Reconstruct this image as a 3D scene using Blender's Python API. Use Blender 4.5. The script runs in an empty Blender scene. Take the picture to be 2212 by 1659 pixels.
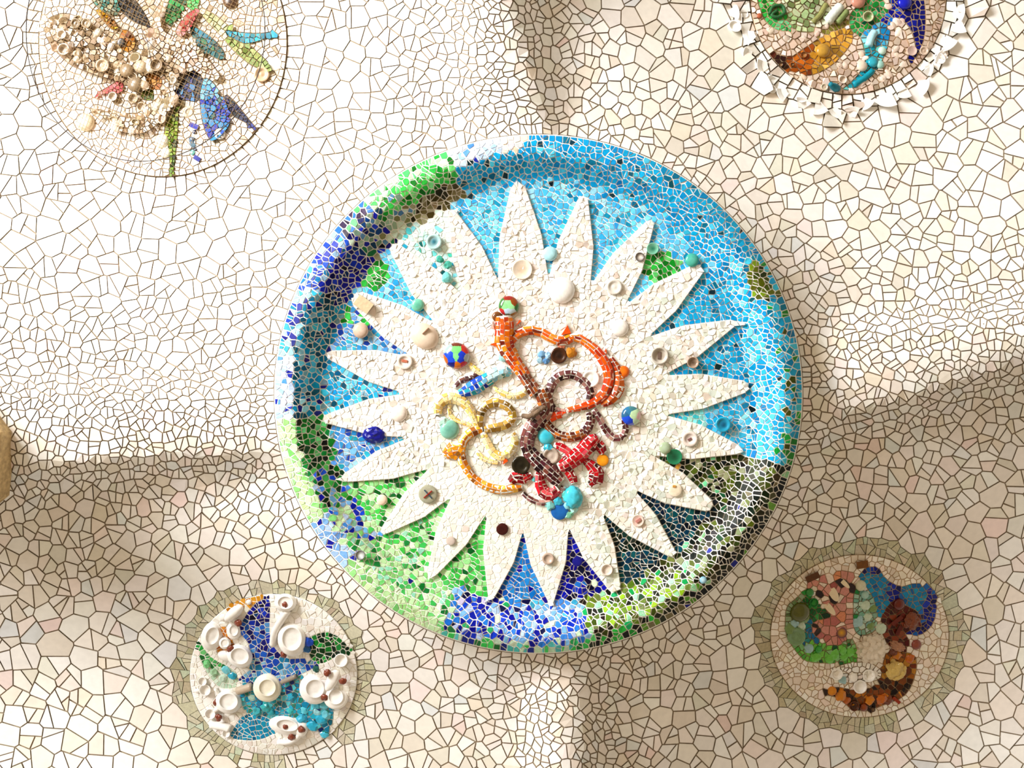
import bpy, math, random
import numpy as np
from mathutils import kdtree

random.seed(11)
rng = np.random.default_rng(11)

# ------------------------------------------------------------------ camera, light, exposure
# World axes: X to the right of the picture, Y towards its lower edge, Z up (the camera looks straight up).
# Layout is measured in "px": 1 px = 2.5 mm on the plane of the big sun disc, 4.3 m above the camera.
S, F, CU, CV, CZ = 0.0025, 1720.0, 1106.0, 829.5, 1.6
FLOOR = -3.2
scene = bpy.context.scene
COL = scene.collection

cam_data = bpy.data.cameras.new('camera')
cam_data.sensor_width = 36.0
cam_data.lens = 36.0 * F / 2212.0
cam_data.clip_start = 0.05
cam = bpy.data.objects.new('camera', cam_data)
cam.location = (0, 0, CZ)
cam.rotation_euler = (math.pi, 0, 0)
COL.objects.link(cam)
scene.camera = cam

world = bpy.data.worlds.new('world')
scene.world = world
world.use_nodes = True
bg = world.node_tree.nodes['Background']
bg.inputs['Color'].default_value = (1.0, 0.87, 0.70, 1)
bg.inputs['Strength'].default_value = 0.56

def area_light(name, loc, target, size, size_y, power, color):
    d = bpy.data.lights.new(name, 'AREA')
    d.shape = 'RECTANGLE'
    d.size, d.size_y, d.energy, d.color = size, size_y, power, color
    o = bpy.data.objects.new(name, d)
    o.location = loc
    from mathutils import Vector
    o.rotation_euler = (Vector(target) - Vector(loc)).to_track_quat('-Z', 'Y').to_euler()
    COL.objects.link(o)
    return o
# daylight entering through the open side of the hall
area_light('daylight_opening', (-11.6, -7.6, -1.5), (0.4, 0.3, 6.2), 9.0, 3.0, 5300, (0.97, 0.985, 1.0))

scene.view_settings.view_transform = 'Standard'
scene.view_settings.look = 'None'
scene.view_settings.gamma = 1.0
scene.view_settings.use_curve_mapping = False
scene.view_settings.exposure = 0.0

# ------------------------------------------------------------------ small helpers
def W(u, v, h):
    k = (F + h) / F * S
    return np.stack([(u - CU) * k, (v - CV) * k, CZ + (F + h) * S], axis=-1)

def lin(c):
    c = np.asarray(c, float) / 255.0
    return np.where(c <= 0.04045, c / 12.92, ((c + 0.055) / 1.055) ** 2.4)

def sm(x):
    x = np.clip(x, 0, 1)
    return x * x * (3 - 2 * x)

def mat(name, rough=0.4, spec=0.5, bump=0.0, bscale=60.0, base=None, vary=0.12, coat=0.0, vscale=25.0):
    m = bpy.data.materials.new(name)
    m.use_nodes = True
    nt = m.node_tree
    b = nt.nodes['Principled BSDF']
    b.inputs['Roughness'].default_value = rough
    b.inputs['Specular IOR Level'].default_value = spec
    b.inputs['Coat Weight'].default_value = coat
    b.inputs['Coat Roughness'].default_value = 0.08
    geo = nt.nodes.new('ShaderNodeNewGeometry')
    no = nt.nodes.new('ShaderNodeTexNoise')
    no.inputs['Scale'].default_value = vscale
    no.inputs['Detail'].default_value = 3.0
    nt.links.new(geo.outputs['Position'], no.inputs['Vector'])
    mp = nt.nodes.new('ShaderNodeMapRange')
    mp.inputs['From Min'].default_value = 0.3
    mp.inputs['From Max'].default_value = 0.7
    mp.inputs['To Min'].default_value = 1.0 - vary
    mp.inputs['To Max'].default_value = 1.0 + vary * 0.5
    nt.links.new(no.outputs['Fac'], mp.inputs['Value'])
    mx = nt.nodes.new('ShaderNodeVectorMath')
    mx.operation = 'SCALE'
    if base is None:
        at = nt.nodes.new('ShaderNodeAttribute')
        at.attribute_name = 'Col'
        nt.links.new(at.outputs['Color'], mx.inputs[0])
    else:
        mx.inputs[0].default_value = tuple(lin(base))
    nt.links.new(mp.outputs['Result'], mx.inputs['Scale'])
    nt.links.new(mx.outputs['Vector'], b.inputs['Base Color'])
    if bump > 0:
        n2 = nt.nodes.new('ShaderNodeTexNoise')
        n2.inputs['Scale'].default_value = bscale
        n2.inputs['Detail'].default_value = 4.0
        nt.links.new(geo.outputs['Position'], n2.inputs['Vector'])
        bp = nt.nodes.new('ShaderNodeBump')
        bp.inputs['Strength'].default_value = bump
        bp.inputs['Distance'].default_value = 0.01
        nt.links.new(n2.outputs['Fac'], bp.inputs['Height'])
        nt.links.new(bp.outputs['Normal'], b.inputs['Normal'])
    return m

M_TILE = mat('glazed_white_tile', 0.32, 0.45, 0.06, 30, vary=0.05)
M_GROUT = mat('brown_grout', 0.9, 0.2, 0.5, 120, base=(150, 135, 114), vary=0.25)
M_GLASS = mat('glass_shard', 0.42, 0.14, 0.12, 90, vary=0.16, vscale=70)
M_GLOSS = mat('polished_glass', 0.14, 0.5, 0.05, 40, vary=0.12, vscale=60)
M_MORTAR = mat('white_mortar', 0.85, 0.2, 0.5, 110, base=(250, 246, 238), vary=0.05)
M_BEIGE = mat('beige_mortar', 0.9, 0.15, 0.5, 110, base=(186, 160, 128), vary=0.2)
M_CHINA = mat('white_china', 0.3, 0.5, 0.08, 60, vary=0.06, vscale=45)
M_STONE = mat('tan_sandstone', 0.9, 0.2, 0.8, 90, base=(196, 168, 122), vary=0.3, vscale=40)
M_TWIG = mat('weathered_twig', 0.8, 0.2, 0.6, 80, base=(120, 98, 78), vary=0.3, vscale=60)
M_FLOOR = mat('floor_stone', 0.8, 0.3, 0.3, 40, base=(200, 184, 160), vary=0.2, vscale=4)
M_WIRE = mat('rusted_wire', 0.6, 0.4, base=(60, 52, 46), vary=0.3)
M_NET = mat('net_cord', 0.8, 0.2, base=(150, 122, 84), vary=0.2)

def mesh_obj(name, verts, faces, m, parent=None, cols=None, smooth=False, origin=None):
    me = bpy.data.meshes.new(name)
    verts = np.asarray(verts, float)
    po = np.zeros(3)
    p = parent
    while p is not None:
        po = po + np.array(p.location)
        p = p.parent
    o3 = verts.mean(axis=0) if origin is None else np.asarray(origin, float)
    me.from_pydata((verts - o3).tolist(), [], faces)
    if cols is not None:
        a = me.color_attributes.new('Col', 'FLOAT_COLOR', 'POINT')
        c4 = np.ones((len(verts), 4), np.float32)
        c4[:, :3] = cols
        a.data.foreach_set('color', c4.ravel())
    if smooth:
        me.polygons.foreach_set('use_smooth', [True] * len(me.polygons))
    me.materials.append(m)
    o = bpy.data.objects.new(name, me)
    COL.objects.link(o)
    o.location = (o3 - po).tolist()
    if parent is not None:
        o.parent = parent
    return o

def empty(name, loc, label, cat):
    o = bpy.data.objects.new(name, None)
    o.empty_display_size = 0.2
    COL.objects.link(o)
    o.location = [float(x) for x in loc]
    o['label'] = label
    o['category'] = cat
    return o

# ------------------------------------------------------------------ polygon / mosaic engine
def clip(poly, px, py, nx, ny):
    out = []
    n = len(poly)
    ax, ay = poly[-1]
    da = (ax - px) * nx + (ay - py) * ny
    for bx, by in poly:
        db = (bx - px) * nx + (by - py) * ny
        if da <= 0:
            if db <= 0:
                out.append((bx, by))
            else:
                t = da / (da - db)
                out.append((ax + (bx - ax) * t, ay + (by - ay) * t))
        elif db <= 0:
            t = da / (da - db)
            out.append((ax + (bx - ax) * t, ay + (by - ay) * t))
            out.append((bx, by))
        ax, ay, da = bx, by, db
    return out

def area_c(poly):
    a = cx = cy = 0.0
    x0, y0 = poly[-1]
    for x1, y1 in poly:
        c = x0 * y1 - x1 * y0
        a += c
        cx += (x0 + x1) * c
        cy += (y0 + y1) * c
        x0, y0 = x1, y1
    a *= 0.5
    if abs(a) < 1e-9:
        return 0.0, poly[0][0], poly[0][1]
    return a, cx / (6 * a), cy / (6 * a)

def voronoi(seeds, sp, gap, keep, M=None):
    n = len(seeds)
    kd = kdtree.KDTree(n)
    for i, (x, y) in enumerate(seeds):
        kd.insert((x, y, 0), i)
    kd.balance()
    cells = []
    for i in range(n):
        if not keep[i]:
            cells.append(None)
            continue
        x, y = seeds[i]
        r = 1.7 * sp[i]
        poly = [(x - r, y - r), (x + r, y - r), (x + r, y + r), (x - r, y + r)]
        g = gap[i] * 0.5
        rmax = r * 1.42
        steep = M is not None and M[i][0] + M[i][2] > 2.5
        for co, j, d in kd.find_n((x, y, 0), 44 if steep else 22):
            if j == i or d < 1e-6:
                continue
            if d * 0.5 > rmax and not steep:
                break
            dx, dy = co[0] - x, co[1] - y
            if M is not None:
                a, b, c = M[i][0] + M[j][0], M[i][1] + M[j][1], M[i][2] + M[j][2]
                nx, ny = a * dx + b * dy, b * dx + c * dy
                ln = math.hypot(nx, ny)
                nx /= ln; ny /= ln
            else:
                nx, ny = dx / d, dy / d
            poly = clip(poly, x + dx * .5 - nx * g, y + dy * .5 - ny * g, nx, ny)
            if len(poly) < 3:
                break
            rmax = math.sqrt(max((a - x) ** 2 + (b - y) ** 2 for a, b in poly))
        cells.append(poly if len(poly) >= 3 else None)
    return cells

def split(poly, gap, jitter=0.35):
    a, cx, cy = area_c(poly)
    xx = yy = xy = 0.0
    for x, y in poly:
        xx += (x - cx) ** 2
        yy += (y - cy) ** 2
        xy += (x - cx) * (y - cy)
    th = 0.5 * math.atan2(2 * xy, xx - yy) + random.gauss(0, jitter)
    nx, ny = math.cos(th), math.sin(th)
    off = random.gauss(0, 0.12) * math.sqrt(max(a, 1))
    cx += nx * off
    cy += ny * off
    g = gap * 0.5
    p1 = clip(poly, cx - nx * g, cy - ny * g, nx, ny)
    p2 = clip(poly, cx + nx * g, cy + ny * g, -nx, -ny)
    return [p for p in (p1, p2) if len(p) >= 3]

def clean(poly, eps):
    out = []
    for p in poly:
        if not out or (p[0] - out[-1][0]) ** 2 + (p[1] - out[-1][1]) ** 2 > eps * eps:
            out.append(p)
    if len(out) > 1 and (out[0][0] - out[-1][0]) ** 2 + (out[0][1] - out[-1][1]) ** 2 <= eps * eps:
        out.pop()
    return out

def in_poly(P, u, v):
    inside = np.zeros(u.shape, bool)
    x0, y0 = P[-1]
    for x1, y1 in P:
        if y0 != y1:
            c = ((y1 > v) != (y0 > v)) & (u < (x0 - x1) * (v - y1) / (y0 - y1) + x1)
            inside ^= c
        x0, y0 = x1, y1
    return inside

def chaikin(P, n=2):
    P = [tuple(p) for p in P]
    for _ in range(n):
        Q = []
        for i in range(len(P)):
            a, b = P[i], P[(i + 1) % len(P)]
            Q.append((a[0] * .78 + b[0] * .22, a[1] * .78 + b[1] * .22))
            Q.append((a[0] * .22 + b[0] * .78, a[1] * .22 + b[1] * .78))
        P = Q
    return P

def ellipse(cx, cy, rx, ry, n=120):
    return [(cx + rx * math.cos(2 * math.pi * i / n), cy + ry * math.sin(2 * math.pi * i / n)) for i in range(n)]

def edge_pairs(P, sp):
    pts = np.array(P + [P[0]], float)
    seg = np.hypot(*(pts[1:] - pts[:-1]).T)
    s = np.concatenate([[0], np.cumsum(seg)])
    n = max(4, int(s[-1] / sp))
    t = (np.arange(n) + rng.uniform(-.22, .22, n)) * s[-1] / n % s[-1]
    x = np.interp(t, s, pts[:, 0]); y = np.interp(t, s, pts[:, 1])
    x2 = np.interp((t + 1.5) % s[-1], s, pts[:, 0]); y2 = np.interp((t + 1.5) % s[-1], s, pts[:, 1])
    d = np.hypot(x2 - x, y2 - y) + 1e-9
    nx, ny = -(y2 - y) / d, (x2 - x) / d
    o = sp * rng.uniform(.36, .5, n)
    return list(zip(x + nx * o, y + ny * o, x - nx * o, y - ny * o))

class Darts:
    def __init__(self, cell):
        self.c = cell
        self.g = {}
        self.pts = []
    def near(self, x, y, r, m=(1.0, 0.0, 1.0)):
        i, j = int(x // self.c), int(y // self.c)
        r2 = r * r
        k = int(r // self.c) + 1
        for a in range(i - k, i + k + 1):
            for b in range(j - k, j + k + 1):
                for px, py in self.g.get((a, b), ()):
                    if m[0] * (px - x) ** 2 + 2 * m[1] * (px - x) * (py - y) + m[2] * (py - y) ** 2 < r2:
                        return True
        return False
    def add(self, x, y):
        self.pts.append((x, y))
        self.g.setdefault((int(x // self.c), int(y // self.c)), []).append((x, y))

def seeds_for(bounds, spfn, edges, minsp, maxsp, pack=0.78, over=5.0, metr=None):
    """spfn(u, v) -> local spacing (0 where nothing is wanted); edges: list of (polygon, spacing)."""
    D = Darts(maxsp * 0.8)
    for P, sp in edges:
        for x1, y1, x2, y2 in edge_pairs(P, sp):
            if not D.near(x1, y1, sp * .42) and not D.near(x2, y2, sp * .42):
                D.add(x1, y1)
                D.add(x2, y2)
    x0, y0, x1, y1 = bounds
    n = int((x1 - x0) * (y1 - y0) / minsp ** 2 * over)
    u = rng.uniform(x0, x1, n); v = rng.uniform(y0, y1, n)
    sp = spfn(u, v)
    MM = metr(u, v).tolist() if metr else [(1.0, 0.0, 1.0)] * n
    for a, b, s, m in zip(u.tolist(), v.tolist(), sp.tolist(), MM):
        if s > 0 and not D.near(a, b, s * pack, m):
            D.add(a, b)
    pts = np.array(D.pts)
    return pts

class Tile:
    __slots__ = ('poly', 'col', 't', 'tilt', 'c', 'a', 'rel', 'tag')
    def __init__(self, poly, col, t=3.0, tilt=0.0, rel=None, tag=None):
        self.a, cx, cy = area_c(poly)
        if self.a < 0:
            poly = poly[::-1]
            rel = rel[::-1] if rel is not None else None
            self.a = -self.a
        self.poly, self.col, self.t = poly, col, t
        self.c = (cx, cy)
        self.tilt = (random.gauss(0, tilt), random.gauss(0, tilt))
        self.rel, self.tag = rel, tag

def build_tiles(tiles, Hfn, bev=0.8, sink=0.8):
    """world vertex arrays (2n x 3) for every tile, evaluated in one go"""
    cnt = np.array([len(t.poly) for t in tiles])
    P = np.array([p for t in tiles for p in t.poly])
    idx = np.repeat(np.arange(len(tiles)), cnt)
    C = np.array([t.c for t in tiles])
    R = np.sqrt(np.array([max(t.a, 1.0) for t in tiles]) / math.pi)
    T = np.array([t.t for t in tiles])
    tl = np.array([t.tilt for t in tiles])
    rel = np.concatenate([np.zeros(len(t.poly)) if t.rel is None else np.asarray(t.rel, float) for t in tiles])
    k = np.clip(1 - bev / R, 0.6, 1.0)
    d = P - C[idx]
    Q = C[idx] + d * k[idx][:, None]
    hb = Hfn(P[:, 0], P[:, 1]) + sink - rel
    ht = Hfn(Q[:, 0], Q[:, 1]) - T[idx] - rel - (tl[idx] * d).sum(1)
    ht = np.minimum(ht, hb - sink - 0.4)
    wb = W(P[:, 0], P[:, 1], hb); wt = W(Q[:, 0], Q[:, 1], ht)
    st = np.concatenate([[0], np.cumsum(cnt)])
    return [np.concatenate([wb[st[i]:st[i + 1]], wt[st[i]:st[i + 1]]]) for i in range(len(tiles))]

def tile_faces(n, o=0):
    f = [[o + n + i for i in range(n - 1, -1, -1)]]
    for i in range(n):
        j = (i + 1) % n
        f.append([o + i, o + n + i, o + n + j, o + j])
    return f

def place_tiles(tiles, Hfn, m, parent, name, stuff_name, limit=300, bev=0.8, label=None):
    """the largest become objects of their own, the rest one stuff part"""
    if not tiles:
        return
    V = build_tiles(tiles, Hfn, bev, 3.2 if m is M_TILE or Hfn is Hceil else 0.8)
    def vis(t):
        x, y = t.c
        return t.a if (0 < x < 2212 and 0 < y < 1659) else t.a * 0.001
    order = sorted(range(len(tiles)), key=lambda i: -vis(tiles[i]))
    for i in order[:limit]:
        n = len(tiles[i].poly)
        o = mesh_obj(name, V[i], tile_faces(n), m, parent, cols=lin(tiles[i].col))
        if label:
            o['label'] = label
    rest = order[limit:]
    if rest:
        vs, fs, cs, off = [], [], [], 0
        for i in rest:
            n = len(tiles[i].poly)
            vs.append(V[i])
            fs += tile_faces(n, off)
            cs.append(np.repeat(lin(tiles[i].col)[None], 2 * n, 0))
            off += 2 * n
        o = mesh_obj(stuff_name, np.concatenate(vs), fs, m, parent, cols=np.concatenate(cs))
        o['kind'] = 'stuff'

def jit(c, j=8):
    g = random.gauss(0, j)
    return tuple(min(255, max(0, x + g + random.gauss(0, j * .35))) for x in c)

def pick(pal, j=8):
    w = [p[3] if len(p) > 3 else 1 for p in pal]
    p = random.choices(pal, w)[0]
    return jit(p[:3], j)

# ------------------------------------------------------------------ the vaulted ceiling surface
DC = (1163.0, 851.0)
DRX, DRY = 571.0, 561.0
MEDS = {'TL': (352, 92, 268, 290), 'TR': (1832, -8, 212, 212), 'BL': (591, 1457, 181, 174), 'BR': (1857, 1374, 193, 176)}

def g2(d, b, w1, w2, a):
    x = np.maximum(np.abs(d) - b, 0)
    return a * (1 - np.exp(-(x / w1) ** 2)) + (1 - a) * (1 - np.exp(-(x / w2) ** 2))

def ridges(u, v):
    yc = np.interp(u, [-500, 0, 300, 600, 1163, 1740, 2000, 2212, 2700], [950, 935, 922, 915, 870, 822, 782, 735, 640])
    bh = np.interp(u, [-500, 0, 300, 600, 1163, 1740, 2000, 2212, 2700], [70, 72, 60, 55, 60, 85, 62, 42, 40])
    xc = np.interp(v, [-500, 0, 290, 851, 1412, 1659, 2200], [1060, 1066, 1110, 1163, 1224, 1222, 1222])
    bv = np.interp(v, [-500, 0, 290, 851, 1412, 1659, 2200], [38, 40, 66, 50, 40, 36, 36])
    return v - yc, bh, u - xc, bv

def rho_disc(u, v):
    return np.hypot((u - DC[0]) / DRX, (v - DC[1]) / DRY)

HC = 330.0
def Hceil(u, v):
    u = np.asarray(u, float); v = np.asarray(v, float)
    dh, bh, dv, bv = ridges(u, v)
    gh = g2(dh, bh, 46, 360, 0.34)
    gv = g2(dv, bv, 46, 360, 0.34)
    r = (rho_disc(u, v) - 0.93) * 566
    gr = 0.25 + 0.75 * g2(np.maximum(r, 0), 0, 90, 330, 0.35)
    # flare of the vault down to the column standing at the left
    rc = np.hypot(u + 150, v - 985)
    gc = 0.05 + 0.95 * g2(np.maximum(rc - 130, 0), 0, 80, 260, 0.5)
    roll = 18 * np.maximum(0, 1 - (dh / (bh * 1.35)) ** 2) * sm(np.abs(dv) / 300) + 18 * np.maximum(0, 1 - (dv / (bv * 1.35)) ** 2) * sm(np.abs(dh) / 300)
    return 18 + HC * gh * gv * gr * gc - roll

def metric(u, v):
    """how the slope of the vault foreshortens the tiles: symmetric 2x2 per point"""
    e = 2.0
    gu = (Hceil(u + e, v) - Hceil(u - e, v)) / (2 * e)
    gv = (Hceil(u, v + e) - Hceil(u, v - e)) / (2 * e)
    # distance in space between neighbouring rays, as seen along the ray
    k = 0.55
    return np.stack([1 + k * gu * gu, k * gu * gv, 1 + k * gv * gv], 1)

def Hmed(key):
    cx, cy, rx, ry = MEDS[key]
    def H(u, v):
        u = np.asarray(u, float); v = np.asarray(v, float)
        q = np.hypot((u - cx) / rx, (v - cy) / ry)
        return Hceil(u, v) - 5 - 12 * (1 - np.clip(q, 0, 1) ** 6)
    return H

# grout shells, one per vault
US = np.arange(-430, 2650, 10.0); VS = np.arange(-430, 2090, 10.0)
GU, GV = np.meshgrid(US, VS)
GH = Hceil(GU, GV)
GW = W(GU, GV, GH + 2.6)
dh_, _, dv_, _ = ridges((GU[:-1, :-1] + 5), (GV[:-1, :-1] + 5))
QUAD = (dh_ > 0).astype(int) * 2 + (dv_ > 0).astype(int)
VAULT_LABEL = ['white broken-tile vault around the netted flower medallion',
               'white broken-tile vault around the medallion ringed with broken china',
               'shaded broken-tile vault around the teacup medallion',
               'shaded broken-tile vault around the medallion with a blue pear shape']
nr, nc = GU.shape
vaults = []
for q in range(4):
    rr, cc = np.where(QUAD == q)
    a = rr * nc + cc
    quads = np.stack([a, a + nc, a + nc + 1, a + 1], 1)
    used, inv = np.unique(quads, return_inverse=True)
    o = mesh_obj('ceiling', GW.reshape(-1, 3)[used], inv.reshape(-1, 4).tolist(), M_GROUT, None, smooth=True)
    o['kind'] = 'structure'
    o['label'] = VAULT_LABEL[q]
    vaults.append(o)

# white tiles
WHITE = [(246, 242, 236, 8), (250, 248, 244, 6), (244, 236, 226, 5), (236, 228, 214, 2.5), (247, 236, 230, 1.6),
         (236, 239, 240, 1.4), (236, 234, 222, 1.0), (243, 232, 216, .7), (244, 224, 218, .4), (232, 226, 214, .8)]
PEARL = [(252, 250, 248, 1)]

def med_rho(key, u, v):
    cx, cy, rx, ry = MEDS[key]
    return np.hypot((u - cx) / rx, (v - cy) / ry)

def ceil_sp(u, v):
    dh, bh, dv, bv = ridges(u, v)
    d = np.minimum(np.abs(dh) - bh, np.abs(dv) - bv)
    r = (rho_disc(u, v) - 1) * 566
    s = 27 + 27 * sm(d / 380) * (0.5 + 0.5 * sm(r / 260))
    s = np.where(d < 70, 28 - 4 * sm((70 - d) / 70), s)
    s = np.where(r < -70, 0, s)
    for k in MEDS:
        q = med_rho(k, u, v)
        s = np.where(q < 0.9, 0, s)
    return s

edges = [(ellipse(DC[0], DC[1], DRX, DRY, 200), 24)]
for k in ('BL', 'BR', 'TR', 'TL'):
    cx, cy, rx, ry = MEDS[k]
    edges.append((ellipse(cx, cy, rx, ry), 22))
pts = seeds_for((-425, -425, 2635, 2075), ceil_sp, edges, 24, 56, pack=.7, over=6.0, metr=metric)
sp = ceil_sp(pts[:, 0], pts[:, 1])
rd = rho_disc(pts[:, 0], pts[:, 1])
keep = rd > 0.9
for k in MEDS:
    keep &= med_rho(k, pts[:, 0], pts[:, 1]) > 0.985
sp = np.where(sp <= 0, 26, sp)
cells = voronoi(pts.tolist(), sp, np.full(len(pts), 1.9), keep, M=metric(pts[:, 0], pts[:, 1]).tolist())
vt = [[], [], [], []]
border = {'BL': [], 'BR': [], 'TR': []}
HALO = {'BL': 0.155, 'BR': 0.20, 'TR': 0.30}
for i, poly in enumerate(cells):
    if poly is None:
        continue
    poly = clean(poly, 1.2)
    if len(poly) < 3:
        continue
    a, cx, cy = area_c(poly)
    if a < 25:
        continue
    lab = None
    for k in border:
        q = float(med_rho(k, cx, cy))
        th = math.atan2(cy - MEDS[k][1], cx - MEDS[k][0])
        lim = 1 + HALO[k] * (0.8 + 0.35 * math.sin(th * 3 + 1) * math.cos(th * 5)) + random.gauss(0, .025)
        if q < lim:
            lab = k
            break
    parts = [poly]
    pr = 0.72 if lab is None else 0.95
    if a > 240 and random.random() < pr:
        parts = split(poly, 1.9)
        if lab in ('BL', 'BR'):
            parts = [x for p in parts for x in (split(p, 2.2) if area_c(p)[0] > 160 else [p])]
        elif a > 1300 and random.random() < .35:
            parts = [x for p in parts for x in (split(p, 2.4) if random.random() < .5 else [p])]
    for p in parts:
        p = clean(p, 1.2)
        if len(p) < 3 or area_c(p)[0] < 18:
            continue
        if lab in ('BL', 'BR'):
            aa, bx_, by_ = area_c(p)
            kk = 1 + 1.0 / math.sqrt(max(aa, 20) / math.pi)
            p = [(bx_ + (x_ - bx_) * kk, by_ + (y_ - by_) * kk) for x_, y_ in p]
        if lab is None:
            _, px_, py_ = area_c(p)
            dh1, _, dv1, _ = ridges(px_, py_)
            pearl = 1215 < px_ < 1350 and py_ < 130 and random.random() < .55 or (1270 < px_ < 1400 and 150 < py_ < 260 and random.random() < .25)
            vt[(2 if dh1 > 0 else 0) + (1 if dv1 > 0 else 0)].append(Tile(p, pick(PEARL if pearl else WHITE, 3.5), 1.3 + random.random() * .6, 0.012 if not pearl else .05))
        elif lab == 'TR':
            border[lab].append(Tile(p, pick([(252, 250, 246, 5), (240, 234, 224, 2), (236, 222, 210, 1)], 3), 4 + random.random() * 7, 0.24))
        else:
            border[lab].append(Tile(p, pick([(206, 200, 174, 4), (196, 192, 162, 3), (212, 210, 190, 3), (188, 180, 150, 2), (200, 208, 184, 1)], 6), 1.6 + random.random() * 1.6, 0.05))
for q in range(4):
    place_tiles(vt[q], Hceil, M_TILE, vaults[q], 'tile', 'tile_field', 300, bev=0.7)

# floor of the hall, under the camera
fl = mesh_obj('floor', [(-14, -14, FLOOR), (14, -14, FLOOR), (14, 14, FLOOR), (-14, 14, FLOOR), (-14, -14, FLOOR - .1), (14, -14, FLOOR - .1), (14, 14, FLOOR - .1), (-14, 14, FLOOR - .1)],
              [[0, 1, 2, 3], [7, 6, 5, 4], [0, 4, 5, 1], [1, 5, 6, 2], [2, 6, 7, 3], [3, 7, 4, 0]], M_FLOOR)
fl['kind'] = 'structure'

# ------------------------------------------------------------------ lathe-turned and lumpy pieces set into the mosaics
PROF = {
    'dome': [(1, -.1), (1, .06), (.95, .22), (.82, .42), (.6, .58), (.32, .67), (0.0, .7)],
    'base': [(1, -.1), (1, .3), (.95, .42), (.85, .46), (.74, .42), (.6, .24), (.42, .16), (.2, .22), (0.0, .3)],
    'cup': [(1, -.1), (1, .55), (.96, .62), (.86, .62), (.8, .55), (.72, .12), (.5, .05), (0.0, .04)],
    'bowl': [(1, -.1), (1, .16), (.95, .2), (.86, .14), (.6, -.02), (.3, -.08), (0.0, -.1)],
    'plate': [(1, -.05), (.98, .08), (.82, .2), (.62, .27), (.605, .34), (.55, .34), (.53, .27), (.2, .28), (0.0, .28)],
    'pot': [(1, -.1), (.99, .18), (.9, .38), (.74, .48), (.72, .56), (.64, .56), (.62, .48), (.3, .47), (0.0, .47)],
    'disc': [(1, -.1), (1, .14), (.94, .2), (.5, .24), (0.0, .25)],
    'ring': [(1, -.1), (1, .2), (.9, .28), (.78, .2), (.76, .02), (0.0, .0)],
    'coin': [(1, -.1), (1, .3), (.95, .38), (.62, .38), (.6, .26), (0.0, .24)],
}

def lathe(name, u, v, r, prof, col, Hfn, parent, m=None, col2=None, seg=20, ry=None, rot=0.0, label=None, lift=0.0, tilt=(0, 0), hk=1.0):
    ry = r if ry is None else ry
    h0 = float(Hfn(np.array([u]), np.array([v]))[0]) - lift
    pr = PROF[prof]
    vs, cs, fs = [], [], []
    ca, sa = math.cos(rot), math.sin(rot)
    c1, c2 = lin(col), lin(col2 if col2 is not None else col)
    for k, (q, p) in enumerate(pr[:-1]):
        w = sm(1 - q)
        for j in range(seg):
            t = 2 * math.pi * j / seg
            x, y = r * q * math.cos(t), ry * q * math.sin(t)
            du, dv = x * ca - y * sa, x * sa + y * ca
            vs.append((u + du, v + dv, h0 - p * r * hk + tilt[0] * du + tilt[1] * dv))
            cs.append(c1 * (1 - w) + c2 * w)
    vs.append((u, v, h0 - pr[-1][1] * r * hk)); cs.append(c2)
    n = len(pr) - 1
    for k in range(n - 1):
        for j in range(seg):
            a, b = k * seg + j, k * seg + (j + 1) % seg
            fs.append([a, a + seg, b + seg, b])
    top = (n - 1) * seg
    for j in range(seg):
        fs.append([top + j, len(vs) - 1, top + (j + 1) % seg])
    A = np.array(vs)
    o = mesh_obj(name, W(A[:, 0], A[:, 1], A[:, 2]), fs, m or M_GLOSS, parent, cols=np.array(cs), smooth=True)
    if label:
        o['label'] = label
    return o

def plate_shard(name, u, v, r, a0, a1, col, Hfn, parent, lift=2.0, tilt=(0, 0), inner=.35):
    """a broken sector of a plate with its raised lip"""
    h0 = float(Hfn(np.array([u]), np.array([v]))[0]) - lift
    pr = [(inner, -.1), (inner, .08), (.7, .1), (.76, .16), (.97, .3), (1.0, .28), (1.0, .1), (.8, -.1)]
    n = 9
    am = (a0 + a1) / 2
    cu, cv = u - r * .7 * math.cos(am), v - r * .7 * math.sin(am)
    vs, fs = [], []
    for i in range(n):
        t = a0 + (a1 - a0) * i / (n - 1) 
        for q, p in pr:
            du, dv = r * q * math.cos(t), r * q * math.sin(t)
            vs.append((cu + du, cv + dv, h0 - p * r + tilt[0] * (cu + du - u) + tilt[1] * (cv + dv - v)))
    m = len(pr)
    for i in range(n - 1):
        for j in range(m):
            a, b = i * m + j, i * m + (j + 1) % m
            fs.append([a, b, b + m, a + m])
    fs.append(list(range(m))); fs.append([(n - 1) * m + j for j in range(m - 1, -1, -1)])
    A = np.array(vs)
    return mesh_obj(name, W(A[:, 0], A[:, 1], A[:, 2]), fs, M_CHINA, parent, cols=np.repeat(lin(col)[None], len(A), 0))

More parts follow.
